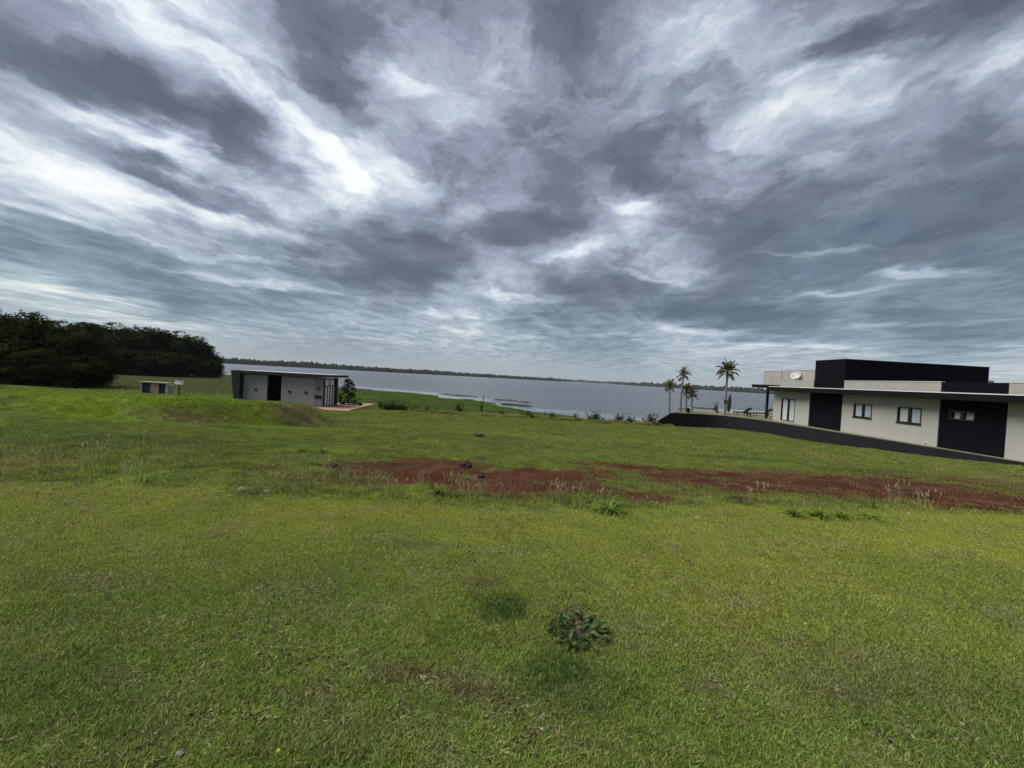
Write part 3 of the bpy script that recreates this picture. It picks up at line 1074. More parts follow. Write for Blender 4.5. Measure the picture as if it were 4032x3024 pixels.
# ------------------------------------------------------------------ the beige house
HX = 26.0
house = empty('beige_house', (HX, 30, FLOOR_Z), 'long flat roofed beige and black house on the right', 'house')
house_inv = Vector((HX, 30, FLOOR_Z))


def hbox(name, x0, x1, y0, y1, z0, z1, m, parent=house, label=None):
    o = MB().box(x0 - HX, x1 - HX, y0 - 30, y1 - 30, z0 - FLOOR_Z, z1 - FLOOR_Z).build(name, M[m], parent)
    if label:
        o['label'] = label
    return o


WT = 1.77
Z0 = -1.5


def wall_with_openings(y0, y1, ops, m):
    b = MB()
    ys_ = y0
    for (a, c, zb, zt) in sorted(ops):
        b.box(0, .22, ys_ - 30, a - 30, Z0 - FLOOR_Z, WT - FLOOR_Z)
        if zb > Z0:
            b.box(0, .22, a - 30, c - 30, Z0 - FLOOR_Z, zb - FLOOR_Z)
        b.box(0, .22, a - 30, c - 30, zt - FLOOR_Z, WT - FLOOR_Z)
        ys_ = c
    b.box(0, .22, ys_ - 30, y1 - 30, Z0 - FLOOR_Z, WT - FLOOR_Z)
    return b.build('wall', M[m], house)


W_TALL = (35.25, 37.05, -1.02, 1.10)
W_A = (27.72, 29.22, .12, 1.12)
W_B = (24.36, 25.90, .10, 1.13)
W_C = (21.55, 22.85, .60, 1.16)
wall_with_openings(33.58, 37.45, [W_TALL], 'stucco')
hbox('dark_wall', 26.05, 26.25, 30.24, 33.58, Z0, WT, 'black', label='recessed black wall section between beige walls')
wall_with_openings(23.38, 30.24, [W_A, W_B], 'stucco')
bb = MB()
for (a, c, z0_, z1_) in ((20.16, 21.55, Z0, WT), (22.85, 23.38, Z0, WT), (21.55, 22.85, Z0, .6), (21.55, 22.85, 1.16, WT)):
    bb.box(.05, .25, a - 30, c - 30, z0_ - FLOOR_Z, z1_ - FLOOR_Z)
o = bb.build('dark_wall', M['black'], house)
o['label'] = 'wide black wall section near the right picture edge'
wall_with_openings(10, 20.16, [], 'stucco')
# end and back walls, floor
hbox('end_wall', 26.22, 36, 37.25, 37.45, Z0, WT, 'stucco')
hbox('end_wall', 26.22, 36, 10, 10.22, Z0, WT, 'stucco')
hbox('back_wall', 35.8, 36, 10.22, 37.25, Z0, WT, 'stucco')
hbox('inner_floor', 26.25, 35.8, 10.22, 37.25, FLOOR_Z - .05, FLOOR_Z + .03, 'deck')
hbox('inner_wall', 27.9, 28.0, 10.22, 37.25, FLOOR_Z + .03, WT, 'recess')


def window(y0, y1, z0, z1, n, curtains=True, sill=True):
    x = .06
    b = MB()
    t = .07
    yy0, yy1, zz0, zz1 = y0 - 30, y1 - 30, z0 - FLOOR_Z, z1 - FLOOR_Z
    b.box(x - .075, x + .06, yy0, yy1, zz1 - t, zz1)
    b.box(x - .075, x + .06, yy0, yy1, zz0, zz0 + t)
    b.box(x - .075, x + .06, yy0, yy0 + t, zz0 + t, zz1 - t)
    b.box(x - .075, x + .06, yy1 - t, yy1, zz0 + t, zz1 - t)
    for i in range(1, n):
        c = yy0 + (yy1 - yy0) * i / n
        b.box(x - .06, x + .055, c - .07, c + .07, zz0 + t, zz1 - t)
    fr = b.build('window', M['frame'], house)
    for i in range(n):
        a = yy0 + (yy1 - yy0) * i / n + .07
        c = yy0 + (yy1 - yy0) * (i + 1) / n - .07
        MB().box(x, x + .008, a, c, zz0 + t, zz1 - t).build('pane', M['glass'], fr)
        if curtains:
            cb = MB()
            k = 22
            for s in range(k):
                u0, u1 = s / k, (s + 1) / k
                f0 = .045 * math.sin(u0 * 34 + i) + .018 * math.sin(u0 * 71)
                f1 = .045 * math.sin(u1 * 34 + i) + .018 * math.sin(u1 * 71)
                cb.face((x + .075 + f0, a - .05 + (c - a + .1) * u0, zz0 + .03), (x + .075 + f1, a - .05 + (c - a + .1) * u1, zz0 + .03), (x + .075 + f1, a - .05 + (c - a + .1) * u1, zz1 - .04), (x + .075 + f0, a - .05 + (c - a + .1) * u0, zz1 - .04))
            cb.build('curtain', M['curtain'], fr)
    if sill:
        MB().box(-.06, .0, yy0 - .04, yy1 + .04, zz0 - .06, zz0 - .005).build('sill', M['frame'], fr)
    return fr


window(*W_TALL, 2, sill=False)
window(*W_A, 2)
window(*W_B, 2)
fr = window(*W_C, 2, curtains=False, sill=False)
MB().box(.20, .23, W_C[0] - 30 + .1, (W_C[0] + W_C[1]) / 2 - 30 - .06, .6 - FLOOR_Z + .08, 1.16 - FLOOR_Z - .09).build('bright_view_sheet', M['curtain'], fr)  # white sheets stand in for bright opposite windows seen through the glass
MB().box(.20, .23, (W_C[0] + W_C[1]) / 2 - 30 + .06, W_C[1] - 30 - .12, .6 - FLOOR_Z + .08, 1.16 - FLOOR_Z - .09).build('bright_view_sheet', M['curtain'], fr)

# roof slab with its black fascia, capping and canopy
hbox('roof_slab', 25.05, 36.8, 9, 37.6, WT + .005, 2.14, 'fascia')
hbox('roof_capping', 25.02, 25.30, 9, 37.6, 2.14, 2.19, 'capwhite')
hbox('canopy', 25.05, 31.5, 37.62, 40.3, 2.02, 2.33, 'fascia')
hbox('canopy_post', 26.55, 26.73, 40.0, 40.2, FLOOR_Z, 2.02, 'metalpost')
for yy in (38.2, 39.9):
    b = MB()
    b.tube([(25.5 - HX, yy - 30, 2.02 - FLOOR_Z), (25.5 - HX, yy - 30, 1.86 - FLOOR_Z)], .06, 8)
    b.build('downlight', M['frame'], house)
hbox('corner_wall', 26.12, 26.5, 37.47, 38.3, Z0, 2.02, 'stucco')
# parapets
hbox('parapet', 26.0, 26.2, 33.24, 37.42, 2.14, 2.82, 'stucco2')
hbox('parapet', 26.0, 26.2, 23.38, 30.2, 2.14, 2.82, 'stucco2')
hbox('parapet', 26.03, 26.22, 20.18, 23.38, 2.14, 2.81, 'black', label='black parapet panel above the black wall')
hbox('parapet', 26.0, 26.2, 10, 20.18, 2.14, 2.82, 'stucco2')
for (a, c) in ((33.24, 37.42), (23.38, 30.2), (10, 20.18)):
    hbox('parapet_capping', 25.97, 26.23, a, c, 2.82, 2.85, 'capwhite')
hbox('upper_volume', 26.02, 37.3, 30.24, 33.22, 2.14, 4.52, 'black', label='tall black box volume over the living room')
hbox('upper_volume_capping', 25.99, 37.33, 30.21, 33.25, 4.52, 4.56, 'frame')
hbox('rear_volume', 26.6, 34, 33.3, 40.9, 2.35, 3.80, 'stucco2', label='beige box above the far end carrying the dish')
hbox('rear_volume_capping', 26.57, 34.03, 33.28, 40.93, 3.80, 3.84, 'capwhite')
hbox('tank_volume', 36.2, 38.7, 31.0, 33, 2.14, 3.55, 'stucco2')
hbox('wall_joint', 26.585, 26.6, 38.05, 38.09, 2.35, 3.8, 'frame')

# satellite dish on the rear volume
dish = empty('satellite_dish', (26.25, 35.75, 2.9), 'white oval satellite dish on the beige box above the house', 'satellite dish')
b = MB()
R_ = .42
ring = []
for i in range(7):
    r = R_ * i / 6
    for s in range(24):
        a = 2 * PI * s / 24
        b.v.append((.35 * (r * r) - .0, r * math.cos(a), r * math.sin(a) * .92))
for i in range(6):
    for s in range(24):
        s2 = (s + 1) % 24
        b.f.append((i * 24 + s, i * 24 + s2, (i + 1) * 24 + s2, (i + 1) * 24 + s))
b.v = [(-p[0], p[1], p[2]) for p in b.v]
b.rot(0, math.radians(28), 'Z', (0, 0, 0))
b.rot(0, math.radians(25), 'Y', (0, 0, 0))
b.v = [(p[0], p[1], p[2] + .42) for p in b.v]
b.build('reflector', M['dish'], dish, True)
b = MB()
b.tube([(.02, 0, -.08), (.02, 0, .3), (.0, 0, .42)], .03, 8)
b.build('mast', M['frame'], dish)
b = MB()
b.tube([(-.02, -.2, .05), (-.5, -.38, .30)], .014, 6)
b.tube([(-.5, -.38, .27), (-.56, -.40, .36)], .045, 8)
b.build('feed_arm', M['frame'], dish)

# small round garden lights in front of the house wall
WL = [('small white light at the foot of the beige wall right of the tall window', 35.0, -.93), ('small wall light low on the beige wall below the left window', 26.9, -1.02), ('small wall light low on the beige wall below the right window', 24.0, -.98)]
for lb, yy, zz in WL:
    r = empty('wall_light', (25.96, yy, zz), lb, 'light')
    b = MB()
    b.tube([(.04, 0, 0), (-.05, 0, 0)], .035, 10)
    b.build('lamp_body', M['white'], r)
    b = MB()
    b.tube([(-.05, 0, 0), (-.065, 0, 0)], .022, 10)
    b.build('lens', M['dish'], r)

# ------------------------------------------------------------------ pool side
pool = empty('pool_wall', (19.2, 44.6, FLOOR_Z), 'low white pool edge wall behind the sun loungers', 'pool')
MB().box(2.2, 12.0, 1.2, 1.5, 0, .40).build('wall', M['white'], pool)
MB().box(.6, 2.195, 1.2, 1.5, 0, .30).build('wall', M['stucco2'], pool)
MB().box(2.2, 5.2, 1.15, 1.6, .402, .46).build('coping', M['darkgrey'], pool)


def lounger(x, y, lb):
    r = empty('sun_lounger', (x, y, FLOOR_Z + .02), lb, 'sun lounger', 'dark sun loungers on the terrace', random.uniform(-.1, .1))
    b = MB()
    b.box(-.95, .95, -.33, -.27, .26, .33).box(-.95, .95, .27, .33, .26, .33).box(-.95, -.9, -.27, .27, .26, .33).box(.9, .95, -.27, .27, .26, .33)
    b.build('frame', M['darkwood'], r)
    for sx in (-.82, .45):
        for sy in (-.3, .3):
            MB().box(sx - .035, sx + .035, sy - .03, sy + .03, 0, .26).build('leg', M['darkwood'], r)
    b = MB()
    for i in range(11):
        x0 = -.93 + i * .115
        b.box(x0, x0 + .09, -.29, .29, .335, .36)
    b.build('seat', M['darkwood'], r)
    b = MB()
    st = 0
    b.box(.32, 1.12, -.30, .30, .335, .39)
    b.rot(0, -math.radians(38), 'Y', (.32, 0, .35))
    b.build('backrest', M['darkwood'], r)
    for sy in (-.2, .2):
        MB().tube([(.8, sy, .28), (.85, sy, .74)], .018, 6).build('support', M['darkwood'], r)
    return r


lounger(26.15, 43.4, 'dark wooden sun lounger, left of the two beside the pool')
lounger(28.75, 43.9, 'dark wooden sun lounger nearest the canopy post')
r = empty('side_table', (25.75, 41.6, FLOOR_Z), 'low dark round table in front of the sun loungers', 'table')
b = MB()
b.tube([(0, 0, .30), (0, 0, .35)], .38, 16)
b.build('tabletop', M['darkwood'], r)
for k in range(4):
    a = k * PI / 2 + .4
    b = MB()
    b.tube([(.25 * math.cos(a), .25 * math.sin(a), 0), (.2 * math.cos(a), .2 * math.sin(a), .3)], .025, 6)
    b.build('leg', M['darkwood'], r)
r = empty('closed_parasol', (24.6, 43.5, FLOOR_Z), 'closed black parasol standing right of the lone tall palm', 'parasol')
b = MB()
b.tube([(0, 0, 0), (0, 0, .06)], .30, 16)
b.build('base', M['darkgrey'], r)
b = MB()
b.tube([(0, 0, .06), (.10, 0, 2.38)], .025, 8)
b.build('pole', M['metalpost'], r)
b = MB()
pts, rd = [], []
for i in range(13):
    t = i / 12
    pts.append((.015 + .085 * t, 0, .32 + 2.03 * t))
    rd.append(.04 + .15 * math.sin(PI * min(1, .12 + t * .95)) ** .7)
rd[-1] = .03
b.tube(pts, rd, 10)
for i, p in enumerate(b.v):
    k = 1 + (.22 if i % 2 else -.12)
    c = pts[i // 10]
    b.v[i] = (c[0] + (p[0] - c[0]) * k, c[1] + (p[1] - c[1]) * k, p[2])
b.build('canopy', M['umbrella'], r)
q_ = at_y(2710, 1630, 41.9)
r = empty('planter_drum', (q_.x, 42.0, FLOOR_Z - .03), 'short dark drum between the palm trunks above the wall', 'planter')
b = MB()
b.tube([(0, 0, 0), (0, 0, .06), (0, 0, .5), (0, 0, .58)], [.17, .19, .20, .18], 14)
b.build('drum', M['darkwood'], r)
b = MB()
b.tube([(0, 0, .2), (0, 0, .24)], .205, 14)
b.tube([(0, 0, .42), (0, 0, .46)], .212, 14)
b.build('hoop', M['metalpost'], r)


# ------------------------------------------------------------------ palms
def frond_mesh(idx, L=1.75, droop=1.0, el=.7):
    rr = random.Random(idx)
    V, Fc, LV = [], [], []
    pts = []
    p = Vector((0, 0, 0))
    a = el
    n = 14
    for i in range(n + 1):
        pts.append(p.copy())
        p = p + Vector((math.cos(a), 0, math.sin(a))) * (L / n)
        a -= droop * (.06 + .12 * (i / n))
    for i in range(n):
        w = .014 * (1 - i / n) + .005
        b0 = len(V)
        V += [tuple(pts[i] + Vector((0, -w, 0))), tuple(pts[i] + Vector((0, w, 0))), tuple(pts[i + 1] + Vector((0, w, 0))), tuple(pts[i + 1] + Vector((0, -w, 0)))]
        Fc.append((b0, b0 + 1, b0 + 2, b0 + 3))
        LV += [.7] * 4
    for i in range(2 * n):
        t = i / (2 * n)
        if t < .16:
            continue
        k = t * n
        q = pts[int(k)].lerp(pts[min(int(k) + 1, n)], k - int(k))
        tg = (pts[min(int(k) + 1, n)] - pts[int(k)]).normalized()
        ll = .46 * math.sin(PI * min(1, .18 + t * .8)) ** .6 * L / 1.75
        for s in (-1, 1):
            d = (tg * .65 + Vector((0, s * .8, 0)) + Vector((0, 0, rr.uniform(-.35, .25)))).normalized()
            e = q + d * ll + Vector((0, 0, -.22 * ll))
            m_ = q + d * ll * .5 + Vector((0, 0, .03))
            w = Vector((0, 0, 1)).cross(d).normalized() * .024
            b0 = len(V)
            V += [tuple(q - w * .6), tuple(q + w * .6), tuple(m_ + w), tuple(e), tuple(m_ - w)]
            Fc.append((b0, b0 + 1, b0 + 2, b0 + 3, b0 + 4))
            LV += [rr.uniform(0, 1)] * 5
    me = bpy.data.meshes.new('frond')
    me.from_pydata(V, [], Fc)
    me.materials.append(M['palm'])
    at = me.attributes.new('lv', 'FLOAT', 'POINT')
    at.data.foreach_set('value', LV)
    return me


FRONDS = [frond_mesh(k, droop=dr, el=el) for k, (dr, el) in enumerate([(.45, 1.4), (.6, 1.15), (.8, .95), (1.0, .65), (1.0, .25), (.7, -.3)])]


def palm(x, y, z, h, s, lb, seed, n=20, fat=1.0):
    s *= .79
    rr = random.Random(seed)
    r = empty('palm_tree', (x, y, z), lb, 'palm tree', 'palm trees by the terrace')
    b = MB()
    lean = rr.uniform(-.12, .12)
    pts, rd = [], []
    N = 26
    for i in range(N):
        t = i / (N - 1)
        pts.append((lean * t * t, 0, -.3 + (h + .3) * t))
        rd.append((.115 - .035 * t + (.03 if t < .08 else 0)) * (1 + .06 * (i % 2)) * fat)
    b.tube(pts, rd, 10)
    b.build('trunk', M['trunk'], r, True)
    b = MB()
    b.tube([(lean, 0, h - .02), (lean, 0, h + .25), (lean, 0, h + .5)], [.09 * fat, .115 * fat, .05], 8)
    b.build('crown_shaft', M['bladegrass'], r, True)
    for i in range(n):
        k = min(5, int(6 * (i + .3) / n))
        o = bpy.data.objects.new('frond', FRONDS[k])
        o.location = (lean, 0, h + .35 - .05 * k)
        o.rotation_euler = (rr.uniform(-.2, .2), rr.uniform(-.15, .15), i * 2.399 + rr.uniform(-.2, .2))
        q = s * rr.uniform(.85, 1.12)
        o.scale = (q, q, q)
        link(o, r)
    return r


def palm_px(bx, ttx, tty, by, y, s, lb, seed, **k):
    p0 = at_y(bx, 1625, y)
    p1 = at_y(ttx, tty, y)
    palm(p0.x, y, by, p1.z - by, s, lb, seed, **k)


palm_px(2634, 2638, 1530, -1.3, 42.6, .62, 'leftmost palm of the close group, second shortest with slim trunk', 1)
palm_px(2678, 2680, 1485, -1.3, 43.2, .66, 'tallest palm of the close group of four left of the lone palm', 2)
palm_px(2700, 2704, 1545, -1.3, 44.0, .60, 'third palm from the left, between the tallest and the shortest trunk', 3)
palm_px(2723, 2726, 1562, -1.3, 42.8, .60, 'shortest palm, rightmost of the close group of four', 4)
palm_px(2853, 2853, 1472, FLOOR_Z, 41.7, .95, 'lone tallest palm with thick pale trunk beside the closed parasol', 5, n=24, fat=1.2)
p5 = at_y(2853, 1630, 41.6)
r = empty('orchid_plant', (p5.x, 41.55, FLOOR_Z + 1.42), 'small leafy plant tied to the lone palm trunk', 'plant')
V, Fc, LV = [], [], []


def leaf_blob(V, Fc, LV, c, rad, n, ls, rr, flat=.5, up=.6):
    for i in range(n):
        d = Vector((rr.gauss(0, 1), rr.gauss(0, 1), rr.gauss(0, 1))).normalized()
        q = Vector(c) + Vector((d.x * rad[0], d.y * rad[1], d.z * rad[2])) * rr.uniform(.45, 1.05)
        nrm = (d * .6 + Vector((rr.uniform(-1, 1), rr.uniform(-1, 1), rr.uniform(-.3, 1) + up))).normalized()
        u = nrm.cross(Vector((rr.uniform(-1, 1), rr.uniform(-1, 1), rr.uniform(-.4, .4)))).normalized()
        w = nrm.cross(u)
        l = ls * rr.uniform(.6, 1.4)
        b0 = len(V)
        V += [tuple(q - u * l), tuple(q + w * l * flat), tuple(q + u * l), tuple(q - w * l * flat)]
        Fc.append((b0, b0 + 1, b0 + 2, b0 + 3))
        LV += [max(0, min(1, rr.gauss(.4, .28)))] * 4


def leafmesh(name, V, Fc, LV, m):
    me = bpy.data.meshes.new(name)
    me.from_pydata(V, [], Fc)
    me.materials.append(m)
    at = me.attributes.new('lv', 'FLOAT', 'POINT')
    at.data.foreach_set('value', LV)
    return me


leaf_blob(V, Fc, LV, (0, 0, .1), (.32, .25, .16), 60, .11, random.Random(9))
link(bpy.data.objects.new('foliage', leafmesh('foliage', V, Fc, LV, M['bush'])), r)
MB().tube([(0, .1, -.05), (0, 0, .12)], .04, 6).build('stem', M['bark'], r)


# ------------------------------------------------------------------ trees on the left
def crown_mesh(seed, n_lobes=26, n_leaf=300, low=.10):
    """unit-height crown: many leafy lobes on a dome that reaches nearly to the ground"""
    rr = random.Random(seed)
    V, Fc, LV = [], [], []
    for i in range(n_lobes):
        t = (i + .5) / n_lobes
        z = low + (.88 - low) * t ** .9
        prof = .38 * math.sqrt(max(0.02, 1 - ((z - .38) / .58) ** 2)) if z > .38 else .34 + .04 * (z / .38)
        a = i * 2.399 + rr.uniform(-.4, .4)
        ro = prof * rr.uniform(.55, .95)
        c = (ro * math.cos(a), ro * math.sin(a), z)
        rad = rr.uniform(.10, .17)
        tone = rr.uniform(-.32, .28)
        k0 = len(LV)
        leaf_blob(V, Fc, LV, c, (rad * 1.25, rad * 1.25, rad * .75), n_leaf, .020, rr, .55, .9)
        for j in range(k0, len(LV)):
            LV[j] = max(0, min(1, LV[j] + tone))
    # inner mass that closes the crown
    leaf_blob(V, Fc, LV, (0, 0, .45), (.24, .24, .38), 900, .045, rr, .7, .2)
    # twigs that break the outline
    for i in range(60):
        a = rr.uniform(0, 2 * PI)
        z = rr.uniform(.3, .97)
        prof = .40 * math.sqrt(max(.02, 1 - ((z - .38) / .62) ** 2))
        leaf_blob(V, Fc, LV, (prof * math.cos(a), prof * math.sin(a), z), (.05, .05, .025), 16, .018, rr, .5, .9)
    return leafmesh('crown', V, Fc, LV, M['tree'])


CROWNS = [crown_mesh(100 + k) for k in range(4)]


def trunk_mesh(seed):
    rr = random.Random(seed)
    b = MB()
    pts = [(rr.uniform(-.01, .01) * i, rr.uniform(-.01, .01) * i, -.03 + .1 * i) for i in range(8)]
    b.tube(pts, [.034 - .0035 * i for i in range(8)], 8)
    for k in range(7):
        a = k * 2.4
        z = .14 + .07 * k
        b.tube([(0, 0, z), (.12 * math.cos(a), .12 * math.sin(a), z + .09), (.24 * math.cos(a), .24 * math.sin(a), z + .14)], [.014, .009, .004], 6)
    return b.mesh('trunk', M['bark'], True)


TRUNKS = [trunk_mesh(200 + k) for k in range(2)]


def tree(x, y, h, w, k, rz, lb, grp):
    z = float(height(x, y))
    r = empty('broadleaf_tree', (x, y, z - .1), lb, 'tree', grp, rz)
    r.scale = (w, w, h)
    link(bpy.data.objects.new('trunk', TRUNKS[k % 2]), r)
    link(bpy.data.objects.new('crown', CROWNS[k % 4]), r)


def tree_px(tx, ty, d, wpx, k, lb, grp):
    p = at_y(tx, ty, d)
    gz = float(height(p.x, d))
    h = (p.z - gz) / .97
    w = wpx / FPX * d / .80
    tree(p.x, d, h, w, k, k * 1.7, lb, grp)


NEAR = [(-260, 1215, 52, 300, 0, 'dark broadleaf tree at the left picture edge, mostly cut off'),
        (-60, 1205, 54, 240, 1, 'tall dark tree whose crown is cut by the left picture edge'),
        (40, 1222, 58, 220, 2, 'second tall dark tree from the left picture edge'),
        (125, 1226, 52, 170, 3, 'dark tree with the pointed crown near the left edge'),
        (215, 1262, 50, 210, 0, 'dark tree right of the pointed crown in the near clump'),
        (285, 1262, 54, 190, 2, 'dark tree in the middle right of the near clump'),
        (345, 1302, 50, 160, 1, 'dark rounded tree with low boughs ending the near clump on the right'),
        (385, 1345, 51, 110, 3, 'lowest dark bushy tree at the right end of the near clump'),
        (60, 1330, 48, 240, 3, 'low dark bushy tree in front of the near clump, far left'),
        (-180, 1330, 49, 240, 2, 'low dark bushy tree at the very left edge in front'),
        (190, 1370, 47.5, 200, 1, 'low dark bushy tree filling the front centre of the near clump'),
        (310, 1400, 47.5, 190, 0, 'low dark bushy tree filling the front right of the near clump')]
for a_ in NEAR:
    tree_px(*a_, 'dark trees in the near clump on the left')
FAR = [(350, 1268, 112, 200, 1, 'far row dark tree just behind the right end of the near clump'),
       (430, 1270, 112, 190, 0, 'tallest dark tree of the far row, right of the near clump'),
       (500, 1282, 118, 170, 2, 'far row dark tree second right of the near clump'),
       (565, 1286, 114, 170, 3, 'far row dark tree above the masonry counter'),
       (630, 1290, 120, 170, 1, 'far row dark tree above the white box on its post'),
       (690, 1303, 118, 160, 0, 'far row dark tree fourth from the lake end'),
       (745, 1318, 124, 150, 2, 'far row dark tree third from the lake end'),
       (790, 1345, 128, 130, 3, 'far row dark tree second from the lake end'),
       (822, 1385, 132, 95, 1, 'small dark tree at the lake end of the far row'),
       (846, 1425, 135, 60, 0, 'lowest dark bushy tree touching the lake at the row end'),
       (460, 1370, 104, 170, 3, 'low dark tree along the foot of the far row, leftmost'),
       (560, 1380, 106, 170, 0, 'low dark tree along the foot of the far row above the counter'),
       (650, 1385, 108, 160, 2, 'low dark tree along the foot of the far row, centre'),
       (735, 1395, 114, 150, 1, 'low dark tree along the foot of the far row, right of centre'),
       (800, 1410, 122, 110, 0, 'low dark tree along the foot of the far row near the lake')]
for a_ in FAR:
    tree_px(*a_, 'dark trees in the far row by the lake')

# ------------------------------------------------------------------ masonry counter and white box on post
cy = 45.0
ctr = empty('masonry_counter', (-41.45, cy, -2.72), 'small masonry counter with brick middle and pale top slab', 'masonry counter')


def brick_mat(name, c1, c2, mortar):
    m, q = mat(name)
    b = q.n('ShaderNodeBsdfPrincipled')
    tc = q.n('ShaderNodeTexCoord').outputs['Object']
    s = q.n('ShaderNodeSeparateXYZ')
    q.put(s.inputs[0], tc)
    c = q.n('ShaderNodeCombineXYZ')
    q.put(c.inputs[0], q.math('ADD', s.outputs[0], s.outputs[1]))
    q.put(c.inputs[1], s.outputs[2])
    br = q.n('ShaderNodeTexBrick')
    q.put(br.inputs['Vector'], c.outputs[0])
    br.inputs['Color1'].default_value = (*c1, 1)
    br.inputs['Color2'].default_value = (*c2, 1)
    br.inputs['Mortar'].default_value = (*mortar, 1)
    br.inputs['Scale'].default_value = 3.2
    br.inputs['Mortar Size'].default_value = .03
    q.put(b.inputs['Base Color'], br.outputs['Color'])
    b.inputs['Roughness'].default_value = .9
    finish(q, b.outputs[0])
    return m


M['brick'] = brick_mat('old_brick', (.20, .12, .08), (.27, .19, .14), (.22, .20, .18))
M['block'] = brick_mat('pale_block', (.36, .36, .35), (.28, .28, .28), (.20, .20, .19))
MB().box(-1.66, -1.52, -.30, .4, -.4, 1.30).build('side_wall', M['block'], ctr)
MB().box(1.26, 1.52, -.30, .4, -.4, 1.30).build('side_wall', M['block'], ctr)
MB().box(-.50, .45, -.27, .2, -.4, 1.30).build('brick_panel', M['brick'], ctr)
MB().box(-1.52, -.50, -.15, .2, -.4, 1.28).build('dark_panel', M['darkgrey'], ctr)
MB().box(.45, 1.26, -.15, .2, -.4, 1.28).build('dark_panel', M['darkgrey'], ctr)
MB().box(-1.52, 1.26, .22, .4, -.4, 1.28).build('back_wall', M['block'], ctr)
MB().box(-1.75, 1.58, -.38, .45, 1.302, 1.40).build('top_slab', M['stucco2'], ctr)
MB().box(1.52, 1.75, -.2, .1, 1.08, 1.14).build('side_shelf', M['white'], ctr)
bp = empty('meter_box', (-38.85, 45, float(height(-38.85, 45))), 'white box on a black post right of the masonry counter', 'meter box')
MB().box(-.05, .05, -.05, .05, -.2, 1.28).build('post', M['metalpost'], bp)
MB().box(-.42, .36, -.16, .16, 1.282, 1.72).build('box', M['white'], bp)
MB().box(-.46, .40, -.20, .20, 1.722, 1.76).build('lid', M['stucco2'], bp)
MB().box(-.05, .07, -.05, .05, 1.762, 1.98).build('cap', M['metalpost'], bp)

# ------------------------------------------------------------------ small grey building
SY = 38.6
sb = empty('grey_pavilion', (-23, SY, -2.45), 'low grey flat roofed pavilion with slanted dark end wall and striped doors', 'building')
sx, sz = -23.0, -2.45


def sbox(name, x0, x1, y0, y1, z0, z1, m, parent=None, label=None):
    o = MB().box(x0 - sx, x1 - sx, y0 - SY, y1 - SY, z0 - sz, z1 - sz).build(name, M[m], parent or sb)
    if label:
        o['label'] = label
    return o


sbox('wall', -26.9, -24.54, 38.6, 38.8, -3.2, .40, 'greywall')
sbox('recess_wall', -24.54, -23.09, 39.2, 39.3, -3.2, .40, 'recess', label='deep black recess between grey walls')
sbox('wall', -23.09, -19.79, 38.6, 38.8, -3.2, .40, 'greywall')
sbox('corner_wall', -19.79, -18.93, 38.57, 38.8, -3.2, .44, 'concrete', label='raw concrete corner wall')
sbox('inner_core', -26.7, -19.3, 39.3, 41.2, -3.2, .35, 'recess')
sbox('side_wall', -26.9, -26.7, 38.8, 41.4, -3.2, .40, 'greywall')
sbox('back_wall', -26.7, -18.93, 41.21, 41.4, -3.2, .40, 'greywall')
# slanted end wall
b = MB()
b.prism([(-27.75 - sx, -.5), (-26.95 - sx, -.5), (-26.95 - sx, 3.0), (-27.75 - sx, 3.0)], 0, .78)
b.v = [(-27.35 - sx, -.5, -3.2 - sz), (-26.93 - sx, -.5, -3.2 - sz), (-26.93 - sx, 3.0, -3.2 - sz), (-27.35 - sx, 3.0, -3.2 - sz),
       (-27.82 - sx, -.5, .46 - sz), (-26.93 - sx, -.5, .46 - sz), (-26.93 - sx, 3.0, .46 - sz), (-27.82 - sx, 3.0, .46 - sz)]
o = b.build('slanted_wall', M['darkgrey'], sb)
# tapered roof slab
b = MB()
for yy in (-.5, 3.2):
    b.v += [(-27.85 - sx, yy, .47 - sz), (-19.4 - sx, yy, .47 - sz), (-17.75 - sx, yy, .56 - sz), (-17.75 - sx, yy, .77 - sz), (-27.85 - sx, yy, .74 - sz)]
b.f = [(0, 1, 2, 3, 4), (9, 8, 7, 6, 5), (0, 5, 6, 1), (1, 6, 7, 2), (2, 7, 8, 3), (4, 3, 8, 9), (0, 4, 9, 5)]
b.build('roof_slab', M['darkgrey'], sb)
b = MB()
b.v = [(-27.6 - sx, -.3, .748 - sz), (-17.95 - sx, -.3, .776 - sz), (-17.95 - sx, 3.0, .776 - sz), (-27.6 - sx, 3.0, .748 - sz),
       (-27.6 - sx, -.3, .79 - sz), (-17.95 - sx, -.3, .82 - sz), (-17.95 - sx, 3.0, .82 - sz), (-27.6 - sx, 3.0, .79 - sz)]
b.f = [(0, 3, 2, 1), (4, 5, 6, 7), (0, 1, 5, 4), (1, 2, 6, 5), (2, 3, 7, 6), (3, 0, 4, 7)]
b.build('roof_surface', M['roofgrey'], sb)
z3 = lambda a, c: (850 + a / 2.765, 1400 + c / 2.765)
for (a, c) in ((432, 370), (800, 393), (978, 403), (1117, 357)):
    p = at_y(*z3(a, c), 38.55)
    yf = 38.6 if a < 1100 else 38.57
    sbox('wall_lamp', p.x - .10, p.x + .10, yf - .10, yf - .002, p.z - .10, p.z + .10, 'frame')
p0, p1 = at_y(*z3(1073, 435), 38.5), at_y(*z3(1147, 470), 38.5)
bx = sbox('sunk_niche', p0.x, p1.x, 38.53, 38.568, p1.z, p0.z, 'frame')
for k in range(3):
    zz = p1.z + .06 + k * .11
    sbox('niche_slat', p0.x + .05, p1.x - .05, 38.51, 38.529, zz, zz + .05, 'darkgrey', bx)
